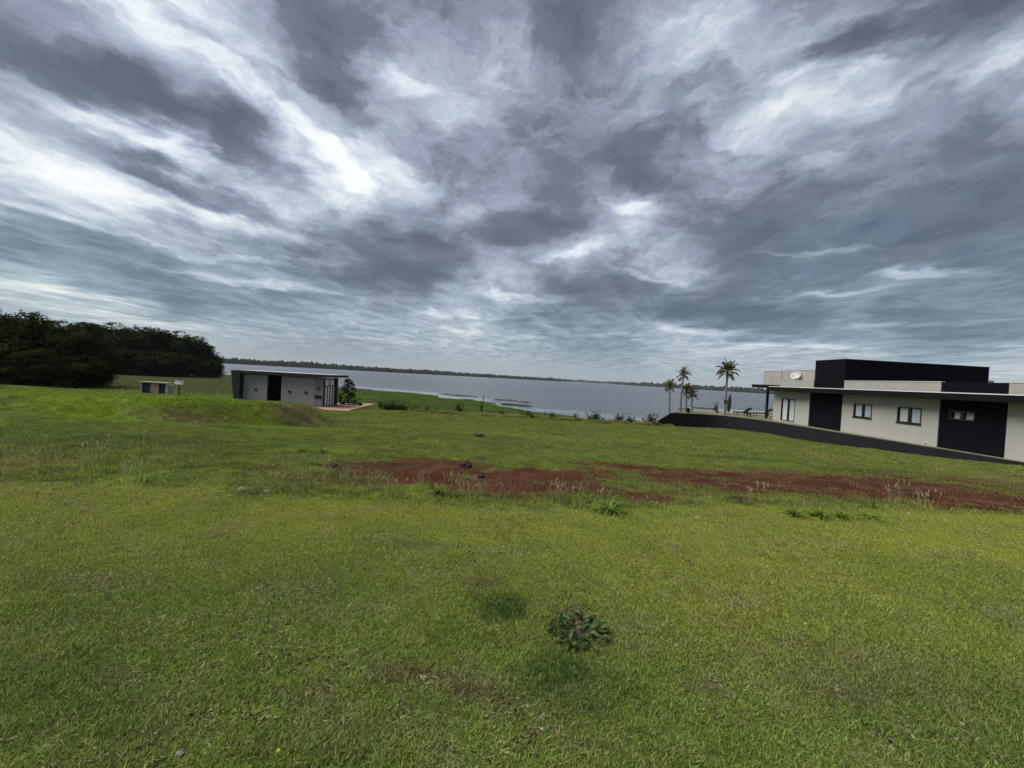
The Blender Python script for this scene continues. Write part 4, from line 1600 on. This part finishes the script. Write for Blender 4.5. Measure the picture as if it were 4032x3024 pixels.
# glazed side: transoms above, tall leaves with white strips below
gx = -18.93
dr = sbox('door_frame', gx, gx + .10, 38.8, 41.0, .30, .44, 'frame')
sbox('rail', gx, gx + .10, 38.8, 41.0, -.42, -.32, 'frame', dr)
sbox('rail', gx, gx + .10, 38.8, 41.0, -2.5, -2.40, 'frame', dr)
for yy in (38.8, 39.85, 40.9):
    sbox('mullion', gx + .002, gx + .11, yy, yy + .09, -.32, .30, 'frame', dr)
sbox('transom_pane', gx + .03, gx + .045, 38.89, 39.85, -.32, .30, 'curtain', dr)
sbox('transom_pane', gx + .03, gx + .045, 39.94, 40.9, -.32, .30, 'curtain', dr)
for k in range(4):
    y0_ = 38.82 + k * .55
    o = sbox('door_leaf', gx + .0, gx + .06, y0_, y0_ + .24, -2.40, -.42, 'frame')
    sbox('white_strip', gx + .02, gx + .05, y0_ + .24, y0_ + .55, -2.40, -.42, 'white', o)
sbox('dark_column', gx - .05, gx + .25, 41.0, 41.42, -2.6, .46, 'darkgrey')

# patio of red brick beside the pavilion
M['paver'] = brick_mat('patio_brick', (.30, .15, .12), (.36, .21, .17), (.27, .17, .14))
b = MB()
b.prism([(-19.3, 35.9), (-18.2, 35.4), (-15.3, 35.0), (-16.0, 45.6), (-20.2, 44.6), (-19.7, 41.45), (-18.96, 41.45), (-18.96, 38.4), (-20.3, 38.4)], -2.62, -2.445)
pt = b.build('brick_patio', M['paver'])
tag(pt, 'red brick patio beside the grey pavilion', kind='structure')
p = at_y(1387, 1586, 43)
r = empty('fire_pit', (-17.6, 42.6, -2.445), 'low dark slatted bench on the brick patio', 'bench')
b = MB()
for k in range(5):
    b.box(-1.1, 1.1, -.42 + k * .17, -.28 + k * .17, .20, .26)
b.build('seat', M['darkwood'], r)
for xx in (-.95, .95):
    MB().box(xx - .06, xx + .06, -.38, .38, 0, .20).build('leg', M['darkwood'], r)
r.name = 'low_bench'


# ------------------------------------------------------------------ shrubs
def bush_mesh(seed, nl=9, n=90, ls=.07, mt='bush', spread=.5, flat=.45):
    rr = random.Random(seed)
    V, Fc, LV = [], [], []
    for i in range(nl * 2):
        a = rr.uniform(0, 2 * PI)
        q = rr.uniform(0, spread)
        leaf_blob(V, Fc, LV, (q * math.cos(a), q * math.sin(a), rr.uniform(.10, .62) * (1.15 - q)), (.17, .17, .12), n // 2, ls, rr, flat, .4)
    for i in range(nl + 4):
        a = rr.uniform(0, 2 * PI)
        q = rr.uniform(0, spread * 1.15)
        for j in range(5):
            t = j / 4
            leaf_blob(V, Fc, LV, (q * (1 + .35 * t) * math.cos(a), q * (1 + .35 * t) * math.sin(a), .35 + t * rr.uniform(.35, .7)), (.05, .05, .05), 5, ls * .9, rr, .35, .3)
    return leafmesh('foliage', V, Fc, LV, M[mt])


def stems_mesh(seed, n=8, h=.8):
    rr = random.Random(seed)
    b = MB()
    for i in range(n):
        a = rr.uniform(0, 2 * PI)
        q = rr.uniform(.1, .45)
        b.tube([(0, 0, -.1), (q * .5 * math.cos(a), q * .5 * math.sin(a), h * .5), (q * math.cos(a), q * math.sin(a), h * rr.uniform(.7, 1.1))], [.018, .012, .005], 5)
    return b.mesh('stem', M['bark'])


BUSH = [bush_mesh(300 + k) for k in range(3)]
SPARSE = [bush_mesh(320 + k, 7, 46, .075, 'bush', .5, .4) for k in range(3)]
STEMS = [stems_mesh(340 + k) for k in range(3)]


def bush(x, y, w, h, lb, k=0, sparse=False, grp='shrubs along the far edge of the lot', z=None):
    z = float(height(x, y)) if z is None else z
    r = empty('shrub', (x, y, z), lb, 'shrub', grp, k * 1.3)
    r.scale = (w, w, h)
    link(bpy.data.objects.new('stem', STEMS[k % 3]), r)
    link(bpy.data.objects.new('foliage', (SPARSE if sparse else BUSH)[k % 3]), r)


def bush_px(px, ybot, ytop, wpx, lb, k, sparse=True, d=41.5):
    p = at_y(px, ybot, d)
    h = (ybot - ytop) / FPX * d
    bush(p.x, d, wpx / FPX * d / 1.05, h * .95, lb, k, sparse)


bush_px(1535, 1606, 1560, 62, 'dark dense round shrub right of the brick patio, left half of the pair', 0, False, 41)
bush_px(1585, 1608, 1566, 58, 'dark dense shrub right of the brick patio, right half of the pair', 1, False, 41.3)
for i, (px, yb, yt, wp, lb) in enumerate([
        (1500, 1622, 1590, 40, 'spindly little shrub at the right corner of the brick patio'),
        (1685, 1598, 1575, 26, 'small round sapling on the marsh edge right of the dense pair'),
        (1715, 1626, 1610, 30, 'low wispy shrub between the round sapling and the spiky sapling'),
        (1803, 1632, 1588, 40, 'spiky dark sapling left of the black stake'),
        (1975, 1632, 1612, 26, 'small dark shrub just right of the staked sapling'),
        (2078, 1650, 1622, 50, 'ragged green shrub halfway between stake and retaining wall'),
        (2170, 1658, 1632, 50, 'dark shrub right of the ragged green one'),
        (2262, 1666, 1640, 34, 'dry brownish shrub in the middle of the far edge'),
        (2345, 1662, 1625, 60, 'broad airy shrub with dark top near the centre right'),
        (2440, 1672, 1638, 60, 'airy spreading shrub second from the wall end'),
        (2485, 1678, 1655, 46, 'low dense clump under the spreading shrub near the wall'),
        (2555, 1672, 1628, 60, 'leaning branchy shrub right before the wall end'),
        (1640, 1602, 1580, 40, 'yellowish shrub right against the dense pair'),
        (1560, 1626, 1606, 50, 'low grey green shrub below the dense pair')]):
    bush_px(px, yb + 6, yt, wp, lb, i)
# plants on the terrace
bush(at_y(2818, 1610, 45.2).x, 45.0, .55, 1.3, 'thin plant with big leaves left of the lone palm on the pool edge', 1, True, 'plants on the terrace', FLOOR_Z)
bush(29.9, 42.3, .8, 1.35, 'dark potted shrub behind the canopy post', 2, False, 'plants on the terrace', FLOOR_Z)
bush(30.6, 43.3, .7, 1.2, 'green bush glimpsed between the canopy post and the house', 0, False, 'plants on the terrace', FLOOR_Z)
# rubble at the wall end
rb = empty('rubble_pile', (15.35, 40.2, float(height(15.35, 40.2))), 'small heap of reddish rubble at the left tip of the wall', 'rubble')
for k in range(14):
    rr = random.Random(k)
    tb = bmesh.new()
    bmesh.ops.create_icosphere(tb, subdivisions=1, radius=rr.uniform(.08, .2))
    for v in tb.verts:
        v.co *= rr.uniform(.75, 1.2)
    me = bpy.data.meshes.new('stone')
    tb.to_mesh(me)
    tb.free()
    me.materials.append(M['soil'] if k % 3 else M['bark'])
    o = bpy.data.objects.new('stone', me)
    o.location = (rr.uniform(-.5, .5), rr.uniform(-.4, .3), rr.uniform(0, .42) * (1 - abs(k - 7) / 14))
    link(o, rb)

# conifer by the pavilion
V, Fc, LV = [], [], []
rr = random.Random(5)
for i in range(34):
    t = i / 34
    z = .25 + 2.45 * t
    ro = 1.05 * (1 - t) ** .6 + .12
    for s in range(5):
        a = rr.uniform(0, 2 * PI)
        q = ro * rr.uniform(.4, 1)
        leaf_blob(V, Fc, LV, (q * math.cos(a), q * math.sin(a), z + rr.uniform(-.05, .1)), (.20, .20, .09), 22, .075, rr, .25, .2)
cx_ = at_y(1362, 1575, 43.5)
cn = empty('conifer', (cx_.x + .25, 43.5, float(height(cx_.x, 43.5)) - .15), 'dark shaggy conifer behind the right end of the pavilion roof', 'tree')
link(bpy.data.objects.new('crown', leafmesh('crown', V, Fc, LV, M['conifer'])), cn)
b = MB()
b.tube([(0, 0, -.2), (.03, 0, 1.4), (0, 0, 2.6)], [.08, .05, .015], 8)
b.build('trunk', M['bark'], cn, True)
cn.scale = (1.15, 1.15, 1.22)

# staked sapling
p = hit(1832 + 60, 1645)
sp_ = at_y(1896, 1645, 41.2)
gz = float(height(sp_.x, 41.2))
st = empty('tree_stake', (sp_.x + .06, 41.2, gz), 'tall thin black stake with a cross tip at the far lot edge', 'stake')
b = MB()
b.tube([(0, 0, -.2), (.02, 0, 2.05)], .035, 6)
b.build('pole', M['stake'], st)
MB().box(-.05, .09, -.03, .03, 1.98, 2.08).build('cap', M['stake'], st)
V, Fc, LV = [], [], []
leaf_blob(V, Fc, LV, (0, 0, .85), (.20, .2, .35), 90, .08, random.Random(3))
leaf_blob(V, Fc, LV, (.05, 0, 1.3), (.10, .1, .22), 30, .07, random.Random(4))
sg = empty('sapling', (sp_.x - .12, 41.15, gz), 'young leafy sapling tied beside the black stake', 'sapling')
link(bpy.data.objects.new('foliage', leafmesh('foliage', V, Fc, LV, M['bush'])), sg)
MB().tube([(0, 0, -.1), (.04, 0, 1.35)], [.02, .008], 6).build('stem', M['bark'], sg)


# ------------------------------------------------------------------ grasses
def tuft_mesh(seed, n, rad, h, w, lean, segs=2, seed_heads=0):
    rr = random.Random(seed)
    V, Fc, BV = [], [], []
    for i in range(n):
        a = rr.uniform(0, 2 * PI)
        q = rad * math.sqrt(rr.random())
        base = Vector((q * math.cos(a), q * math.sin(a), -.01))
        hh = h * rr.uniform(.55, 1.25)
        la = rr.uniform(0, 2 * PI)
        ld = Vector((math.cos(la), math.sin(la), 0))
        ln = lean * rr.uniform(.1, 1.3)
        fa = rr.uniform(0, 2 * PI)
        wv = Vector((math.cos(fa), math.sin(fa), 0)) * (w * rr.uniform(.7, 1.3) / 2)
        b0 = len(V)
        for s in range(segs):
            t = s / segs
            c = base + Vector((0, 0, hh * t * (1 - .15 * ln * t))) + ld * (hh * ln * t * t)
            k = 1 - .35 * t
            V += [tuple(c - wv * k), tuple(c + wv * k)]
        V.append(tuple(base + Vector((0, 0, hh * (1 - .3 * ln))) + ld * (hh * ln)))
        bv = rr.random()
        BV += [bv] * (2 * segs + 1)
        for s in range(segs - 1):
            k = b0 + 2 * s
            Fc.append((k, k + 1, k + 3, k + 2))
        k = b0 + 2 * (segs - 1)
        Fc.append((k, k + 1, k + 2))
    for i in range(seed_heads):
        a = rr.uniform(0, 2 * PI)
        q = rad * rr.random()
        base = Vector((q * math.cos(a), q * math.sin(a), 0))
        hh = h * rr.uniform(1.4, 2.3)
        top = base + Vector((rr.uniform(-.2, .2) * hh, rr.uniform(-.2, .2) * hh, hh))
        wv = Vector((.0022, .001, 0))
        b0 = len(V)
        V += [tuple(base - wv), tuple(base + wv), tuple(top)]
        Fc.append((b0, b0 + 1, b0 + 2))
        BV += [.93] * 3
        b0 = len(V)
        wv = Vector((.007, .003, 0))
        tp = top + Vector((0, 0, .035))
        md = top + Vector((0, 0, .0))
        V += [tuple(top - Vector((0, 0, .02))), tuple(md + wv), tuple(tp), tuple(md - wv)]
        Fc.append((b0, b0 + 1, b0 + 2, b0 + 3))
        BV += [1.0] * 4
    me = bpy.data.meshes.new('tuft')
    me.from_pydata(V, [], Fc)
    me.materials.append(M['grass'])
    at = me.attributes.new('bv', 'FLOAT', 'POINT')
    at.data.foreach_set('value', BV)
    return me


def tuft_collection(name, meshes):
    c = bpy.data.collections.new(name)
    for i, me in enumerate(meshes):
        c.objects.link(bpy.data.objects.new('%s_%02d' % (name, i), me))
    return c


def scatter(name, label, pts, tint, scl, coll, nvar, zoff=0.0, m=None):
    me = bpy.data.meshes.new(name)
    n = len(pts)
    me.vertices.add(n)
    me.vertices.foreach_set('co', pts.reshape(-1).astype(np.float32))
    a = me.attributes.new('tint', 'FLOAT_COLOR', 'POINT')
    a.data.foreach_set('color', np.concatenate([tint, np.ones((n, 1))], -1).reshape(-1).astype(np.float32))
    a = me.attributes.new('scl', 'FLOAT_VECTOR', 'POINT')
    a.data.foreach_set('vector', scl.reshape(-1).astype(np.float32))
    a = me.attributes.new('rz', 'FLOAT', 'POINT')
    a.data.foreach_set('value', RNG.uniform(0, 2 * PI, n).astype(np.float32))
    a = me.attributes.new('pick', 'INT', 'POINT')
    a.data.foreach_set('value', RNG.integers(0, nvar, n).astype(np.int32))
    me.materials.append(M['grass'])
    o = link(bpy.data.objects.new(name, me))
    tag(o, label, kind='stuff')
    ng = bpy.data.node_groups.new(name + '_nodes', 'GeometryNodeTree')
    ng.interface.new_socket('Geometry', in_out='INPUT', socket_type='NodeSocketGeometry')
    ng.interface.new_socket('Geometry', in_out='OUTPUT', socket_type='NodeSocketGeometry')
    N = ng.nodes
    gi, go = N.new('NodeGroupInput'), N.new('NodeGroupOutput')
    ci = N.new('GeometryNodeCollectionInfo')
    ci.inputs['Collection'].default_value = coll
    ci.inputs['Separate Children'].default_value = True
    ci.inputs['Reset Children'].default_value = True
    ip = N.new('GeometryNodeInstanceOnPoints')
    ip.inputs['Pick Instance'].default_value = True

    def named(nm, dt):
        x = N.new('GeometryNodeInputNamedAttribute')
        x.data_type = dt
        x.inputs['Name'].default_value = nm
        return x.outputs['Attribute']
    ng.links.new(gi.outputs[0], ip.inputs['Points'])
    ng.links.new(ci.outputs[0], ip.inputs['Instance'])
    ng.links.new(named('pick', 'INT'), ip.inputs['Instance Index'])
    cx = N.new('ShaderNodeCombineXYZ')
    ng.links.new(named('rz', 'FLOAT'), cx.inputs[2])
    ng.links.new(cx.outputs[0], ip.inputs['Rotation'])
    ng.links.new(named('scl', 'FLOAT_VECTOR'), ip.inputs['Scale'])
    ng.links.new(ip.outputs[0], go.inputs[0])
    md = o.modifiers.new('scatter', 'NODES')
    md.node_group = ng
    return o


def in_lot(x, y):
    """inside the retaining wall, on the patio, in buildings"""
    wx_ = np.interp(y, [8, 19, 30, 37, 39.3, 40.7, 41.2], [25.6, 25.35, 24.7, 24.2, 23.5, 22.4, 21.0])
    a = (x > wx_) & (y > 7) & (y < 48.2)
    a |= (x > 15.6) & (y > 40.4 + (x < 17) * .3) & (y < 48.2)
    a |= (x > -20.4) & (x < -15.2) & (y > 35.2) & (y < 45.7)
    a |= (x > -27.6) & (x < -18.9) & (y > 38.3) & (y < 46)
    a |= (x > -43.2) & (x < -39.6) & (y > 44.6) & (y < 46.1)
    return a


def wedge(n, y0, y1, k=1.55, marg=1.2, power=1.0):
    """random points in the ground seen from the lawn, denser near"""
    u = RNG.uniform(0, 1, n)
    if power == 1.0:
        y = np.sqrt(y0 * y0 + u * (y1 * y1 - y0 * y0))
    else:
        y = y0 * (y1 / y0) ** u
    x = RNG.uniform(-1, 1, n) * (k * y + marg)
    return x, y


def place(x, y, keep, sx, sz, dark=1.0, jit=.18):
    x, y = x[keep], y[keep]
    z = height(x, y)
    col, bare, lotr = cover(x, y)
    col = mixc(col, (.125, .075, .038), np.clip(bare * 1.1, 0, .7) * (RNG.uniform(0, 1, len(x)) < .7))
    col = col * dark * (1 + RNG.uniform(-jit, jit, (len(x), 1)))
    s = RNG.uniform(.75, 1.25, len(x))
    scl = np.stack([s * sx, s * sx, s * sz * RNG.uniform(.8, 1.2, len(x))], -1)
    return np.stack([x, y, z], -1), col, scl


# mown lawn, near
C_LAWN = tuft_collection('lawn_tuft', [tuft_mesh(500 + k, 60, .065, .032, .0040, .80, 2) for k in range(8)])
x, y = wedge(52000, 1.05, 5.6, 1.5, 1.3)
col, bare, lotr = cover(x, y)
keep = (lotr < .6 + RNG.uniform(-.3, .3, len(x))) & (bare < RNG.uniform(.25, .9, len(x)))
P_, T_, S_ = place(x, y, keep, 1.0, 1.0)
hv = 1 + .7 * (fbm(P_[:, 0] * 1.3, P_[:, 1] * 1.3, 81, 3) - .45)
deep = np.zeros(len(P_))
for c, rx, ry, s in DEEP:
    deep = np.maximum(deep, spot(P_[:, 0], P_[:, 1], c, rx, ry, s))
S_[:, 2] *= hv * (1 + .5 * deep) * np.interp(P_[:, 1], [1, 2, 4], [1.15, 1.0, .75])
scatter('lawn_grass', 'short mown grass of the near lawn', P_, T_, S_, C_LAWN, 8)

# dead straw and broad little leaves scattered through the lawn
C_DEAD = tuft_collection('straw_tuft', [tuft_mesh(640 + k, 9, .06, .030, .0038, 2.2, 2) for k in range(4)] + [tuft_mesh(650 + k, 14, .05, .022, .013, 1.6, 2) for k in range(3)])
x, y = wedge(9000, 1.2, 5.2, 1.5, 1.2)
n_ = fbm(x * 1.4, y * 1.8, 131, 4)
keep = (n_ > .50) & (cover(x, y)[2] < .5)
P_, T_, S_ = place(x, y, keep, 1.0, 1.0)
P_[:, 2] += .008
w_ = RNG.uniform(0, 1, (len(P_), 1))
T_ = np.where(w_ < .62, np.array([[.30, .28, .16]]), np.where(w_ < .85, np.array([[.10, .17, .05]]), np.array([[.16, .10, .06]]))) * RNG.uniform(.6, 1.1, (len(P_), 1))
scatter('lawn_thatch', 'dead straw and tiny broad leaves among the mown grass', P_, T_, S_, C_DEAD, 7)

# rough lot, 4.5 to 18 m
C_ROUGH = tuft_collection('rough_tuft', [tuft_mesh(520 + k, 44, .12, .040, .0060, 1.15, 2, 0) for k in range(8)])
x, y = wedge(62000, 4.3, 17, 1.5, 1)
col, bare, lotr = cover(x, y)
keep = (lotr > .4) & (bare * (.35 + 1.1 * fbm(x * 4, y * 6, 77, 3)) < RNG.uniform(.1, .98, len(x))) & ~in_lot(x, y)
P_, T_, S_ = place(x, y, keep, 1.0, 1.0)
S_[:, 2] *= .7 + 1.1 * fbm(P_[:, 0] * .8, P_[:, 1] * .8, 83, 3)
scatter('rough_grass', 'rough low grass and weeds over the empty lot', P_, T_, S_, C_ROUGH, 8)

# seeding weeds along the mowing edge
C_SEED = tuft_collection('seed_tuft', [tuft_mesh(540 + k, 16, .08, .11, .006, .8, 3, 5) for k in range(6)])
x, y = wedge(3600, 4.4, 8.5, 1.5, 1)
sh = y - mow_y(x)
n_ = fbm(x * .9, y * .9, 87, 3)
cb_ = cover(x, y)[1]
keep = (sh > .12) & (cb_ < .45) & (n_ > .5 + .06 * sh) & (RNG.uniform(0, 1, len(x)) < np.interp(sh, [0, 1.6, 4, 6], [.6, .3, .05, 0]))
P_, T_, S_ = place(x, y, keep, 1.0, 1.0)
scatter('seeding_weeds', 'thin seeding weeds along the edge of the mown lawn', P_, T_, S_, C_SEED, 6)

# middle distance
C_MID = tuft_collection('field_tuft', [tuft_mesh(560 + k, 60, .34, .060, .016, 1.3, 2) for k in range(6)])
x, y = wedge(72000, 15, 50, 1.45, 2)
col, bare, lotr = cover(x, y)
keep = (bare < .5) & ~in_lot(x, y)
P_, T_, S_ = place(x, y, keep, 1.0, 1.0)
S_[:, 2] *= .5 + 1.4 * fbm(P_[:, 0] * .3, P_[:, 1] * .3, 85, 3)
scatter('field_grass', 'grass of the lot sloping away towards the lake', P_, T_, S_, C_MID, 6)

# taller unmown grass along the far edge of the lot
C_EDGE = tuft_collection('edge_tuft', [tuft_mesh(600 + k, 40, .22, .26, .018, .9, 3) for k in range(5)])
x = RNG.uniform(-22, 17, 9000)
y = RNG.uniform(39.3, 43.5, 9000) + .8 * np.sin(x * .5)
n_ = fbm(x * .45, y * .6, 95, 3)
keep = (n_ > .47) & ~in_lot(x, y) & ~((x > -21) & (x < -14))
P_, T_, S_ = place(x, y, keep, 1.0, 1.0)
T_ = mixc(T_, (.25, .24, .075), sstep(.5, .62, fbm(P_[:, 0] * .3, P_[:, 1] * .3, 97, 3)) * .8)
S_[:, 2] *= .5 + 1.2 * fbm(P_[:, 0] * .8, P_[:, 1] * .8, 99, 3)
scatter('edge_grass', 'tall unmown grass along the far edge of the lot', P_, T_, S_, C_EDGE, 5)

# marsh and far meadow
C_MARSH = tuft_collection('marsh_tuft', [tuft_mesh(580 + k, 46, 1.0, .22, .05, .9, 2) for k in range(5)])
x, y = wedge(80000, 46, 200, 1.45, 0)
a = x / y
t = y / np.interp(a, SHORE_A, SHORE_D)
zt = height(x, y)
keep = (zt > WATER_Z + .02) & (a > -1.5) & (a < .42) & ~in_lot(x, y)
P_, T_, S_ = place(x, y, keep, 1.0, 1.0)
scatter('marsh_grass', 'bright green marsh grass between the lot and the water', P_, T_, S_, C_MARSH, 5)

# grass fringe on top of the retained lot
x = RNG.uniform(24.2, 26, 2600)
y = RNG.uniform(17, 40, 2600)
wx_ = np.interp(y, [8, 19, 30, 37, 39.3, 40.7], [25.85, 25.6, 24.95, 24.45, 23.8, 22.7])
keep = (x > wx_ + .12) & (x < 25.85)
x, y = x[keep], y[keep]
P_ = np.stack([x, y, np.full(len(x), FLOOR_Z + .02)], -1)
T_ = np.array([.16, .16, .065]) * (1 + RNG.uniform(-.3, .3, (len(x), 1)))
S_ = np.ones((len(x), 3)) * .8
scatter('verge_grass', 'thin grass verge between the retaining wall and the house', P_, T_, S_, C_ROUGH, 8)


# ------------------------------------------------------------------ single plants and stones on the lawn
def blade_clump(px, py, n, L, lb, seed, up=.5, squash=1.0, w=.022):
    rr = random.Random(seed)
    X, Y, Z = hit(px, py)
    r = empty('grass_clump', (X, Y, Z), lb, 'grass clump', 'tall blade clumps along the mowing edge')
    for i in range(n):
        a = rr.uniform(0, 2 * PI)
        l = L * rr.uniform(.5, 1.1)
        el = rr.uniform(.15, 1.2) * up + .15
        d = Vector((math.cos(a) * squash, math.sin(a), 0)).normalized()
        b = MB()
        q = Vector((rr.uniform(-.05, .05) * L * 2, rr.uniform(-.03, .03), 0))
        pts = []
        for s in range(6):
            pts.append(q.copy())
            q = q + (d * math.cos(el) + Vector((0, 0, math.sin(el)))) * (l / 5)
            el -= .28
        sd = Vector((-d.y, d.x, 0))
        ww = [w * k * rr.uniform(.8, 1.1) / 2 for k in (.7, 1, 1, .8, .5, .05)]
        for s in range(6):
            b.v.append(tuple(pts[s] - sd * ww[s] + Vector((0, 0, ww[s] * .5))))
            b.v.append(tuple(pts[s]))
            b.v.append(tuple(pts[s] + sd * ww[s] + Vector((0, 0, ww[s] * .5))))
        for s in range(5):
            k = 3 * s
            b.f += [(k, k + 1, k + 4, k + 3), (k + 1, k + 2, k + 5, k + 4)]
        me = b.mesh('blade', M['bladegrass'], True)
        at = me.attributes.new('lv', 'FLOAT', 'POINT')
        tv = rr.uniform(.1, .9)
        at.data.foreach_set('value', [tv] * len(b.v))
        link(bpy.data.objects.new('blade', me), r)
    return r


blade_clump(2400, 2018, 46, .36, 'large spidery clump of pale green blades at the mowing edge, centre', 1, .75)
blade_clump(2310, 1985, 5, .42, 'few tall leaning blades at the left side of the spidery clump', 2, 1.3)
blade_clump(3130, 2035, 34, .26, 'bright green clump at the mowing edge, left end of the right hand row', 3, 1.0)
blade_clump(3220, 2040, 34, .28, 'bright green clump at the mowing edge, second of the right hand row', 4, 1.0)
blade_clump(3310, 2042, 30, .27, 'bright green clump at the mowing edge, third of the right hand row', 5, .9)
blade_clump(3420, 2042, 24, .36, 'sprawling pale clump ending the right hand row of clumps', 6, .5)
blade_clump(3440, 2005, 16, .34, 'dark green clump just behind the sprawling pale one', 7, 1.1)
blade_clump(1720, 1950, 40, .22, 'yellow green clump at the mowing edge left of centre', 8, 1.1)
blade_clump(1800, 1960, 30, .18, 'smaller yellow green clump right of the left centre one', 9, 1.1)
blade_clump(560, 1900, 40, .20, 'green clump on the left side of the mowing edge', 10, 1.0)
blade_clump(1190, 1780, 30, .30, 'yellow green clump in the rough behind the seeding weeds, left', 11, .9)
blade_clump(1270, 1785, 30, .30, 'yellow green clump in the rough behind the seeding weeds, right', 12, .9)

# broad-leaved weed on its bare patch
wd = empty('broadleaf_weed', (WEEDP[0], WEEDP[1], float(height(WEEDP[0], WEEDP[1]))), 'dusty broad leaved weed sprawling in the mown lawn', 'weed')
rr = random.Random(21)
LEAFM = []
for v_ in range(5):
    b = MB()
    L = 1.0
    for s in range(7):
        t = s / 6
        w = .20 * math.sin(PI * min(1, .08 + t * .92)) ** .8
        zc = .22 * math.sin(t * 2.4) - .18 * t * t * (1 + .3 * v_)
        tw = .08 * math.sin(t * 5 + v_)
        b.v += [(t, -w, zc + .08 + tw), (t, 0, zc), (t, w, zc + .08 - tw)]
    for s in range(6):
        k = 3 * s
        b.f += [(k, k + 1, k + 4, k + 3), (k + 1, k + 2, k + 5, k + 4)]
    me = b.mesh('leaf', M['herb'], True)
    at = me.attributes.new('lv', 'FLOAT', 'POINT')
    at.data.foreach_set('value', [(.1 + .2 * v_)] * len(b.v))
    LEAFM.append(me)
for i in range(6):
    a = rr.uniform(0, 2 * PI)
    q = rr.uniform(.05, .13)
    b = MB()
    b.tube([(0, 0, -.01), (q * .5 * math.cos(a), q * .5 * math.sin(a), .035), (q * math.cos(a), q * math.sin(a), .03)], [.003, .0025, .002], 5)
    b.build('stalk', M['bark'], wd)
for i in range(105):
    a = rr.uniform(0, 2 * PI)
    q = .165 * math.sqrt(rr.random())
    o = bpy.data.objects.new('leaf', LEAFM[rr.randrange(5)])
    o.location = (q * math.cos(a) * 1.05, q * math.sin(a) * 1.0, rr.uniform(.008, .042))
    o.rotation_euler = (rr.uniform(-.4, .4), rr.uniform(-.5, .2), a + rr.uniform(-.9, .9))
    s = rr.uniform(.036, .074)
    o.scale = (s, s, s)
    link(o, wd)
for (dx, dy, lb) in ((-.015, .0, 'curled orange brown dead leaf lying on the weed, upper'), (-.012, -.045, 'small orange brown dead leaf on the weed, lower')):
    o = bpy.data.objects.new('dead_leaf', LEAFM[1].copy())
    o.data.materials.clear()
    o.data.materials.append(M['deadleaf'])
    o.location = (WEEDP[0] + dx, WEEDP[1] + dy, float(height(WEEDP[0], WEEDP[1])) + .06)
    o.rotation_euler = (.3, -.2, 1.2)
    o.scale = (.04, .06, .05)
    link(o)
    tag(o, lb, 'leaf')


def lump(name, px, py, s, m, lb, cat, grp=None, seed=0, sub=3, flat=.5):
    X, Y, Z = hit(px, py)
    rr = random.Random(seed)
    tb = bmesh.new()
    bmesh.ops.create_icosphere(tb, subdivisions=sub, radius=1)
    from mathutils import noise as mn
    for v in tb.verts:
        n = mn.noise(v.co * 1.7 + Vector((seed * 3.1, 0, 0))) * .45 + mn.noise(v.co * 5 + Vector((seed, 4, 0))) * .16
        v.co = v.co * (1 + n)
        v.co.z *= flat
    me = bpy.data.meshes.new(name)
    tb.to_mesh(me)
    tb.free()
    me.materials.append(M[m])
    o = link(bpy.data.objects.new(name, me))
    o.location = (X, Y, Z + s * flat * .25)
    o.scale = (s, s, s)
    tag(o, lb, cat, grp)
    return o


lump('soil_mound', 1832, 1842, .13, 'soil', 'dark red crumbly soil mound left of centre on the bare strip', 'soil mound', 'soil mounds', 1, 3, .75)
lump('soil_mound', 3620, 1955, .17, 'soil', 'dark flat soil mound at the right end of the red earth', 'soil mound', 'soil mounds', 2, 3, .35)
lump('soil_mound', 1895, 1880, .07, 'soil', 'tiny soil mound on the bare strip right of the larger one', 'soil mound', 'soil mounds', 3, 3, .7)
lump('soil_mound', 1885, 1721, .25, 'soil', 'dark ant mound far out on the green slope above the bare strip', 'soil mound', 'soil mounds', 4, 3, .45)
lump('soil_mound', 1305, 1842, .10, 'soil', 'small dark red soil mound at the left end of the bare strip', 'soil mound', 'soil mounds', 5, 3, .7)
lump('stone', 950, 1930, .055, 'stone', 'grey brown stone on the mowing edge, left of the flat pale one', 'stone', 'stones on the mowing edge', 6, 2, .5)
lump('stone', 1055, 1935, .05, 'stone', 'flat pale stone on the mowing edge left of centre', 'stone', 'stones on the mowing edge', 7, 2, .3)
lump('stone', 893, 1645, .07, 'stone', 'pale flat stone lying high on the grassy scarp', 'stone', None, 8, 2, .3)
lump('stone', 3580, 2025, .03, 'stone', 'small white stone in the weeds right of the green clumps', 'stone', None, 9, 2, .5)
lump('stone', 710, 2988, .016, 'stone', 'small pale pebble in the grass at the bottom edge', 'stone', None, 10, 2, .7)
lump('stone', 2745, 2041, .04, 'stone', 'flat whitish stone on the mowing edge between the clumps', 'stone', None, 11, 2, .3)
X, Y, Z = hit(1092, 3000)
r = empty('yellow_flower', (X, Y, Z), 'tiny yellow flower at the bottom edge of the lawn', 'flower')
MB().tube([(0, 0, -.01), (0, 0, .035)], .0012, 5).build('stem', M['bladegrass'], r)
for k in range(5):
    a = k * 2 * PI / 5
    b = MB()
    b.face((0, 0, .035), (.006 * math.cos(a - .5), .006 * math.sin(a - .5), .039), (.011 * math.cos(a), .011 * math.sin(a), .040), (.006 * math.cos(a + .5), .006 * math.sin(a + .5), .039))
    b.build('petal', M['flower'], r)

# ------------------------------------------------------------------ air
hz = MB().box(-7000, 7000, -7000, 8800, -10, 120)
m, q = mat('air')
pv = q.n('ShaderNodeVolumePrincipled')
pv.inputs['Color'].default_value = (.78, .85, .93, 1)
pv.inputs['Density'].default_value = 0.00006
oo = q.n('ShaderNodeOutputMaterial')
q.t.links.new(pv.outputs[0], oo.inputs['Volume'])
air = hz.build('haze', m)
tag(air, 'thin pale air over the lake', kind='stuff')
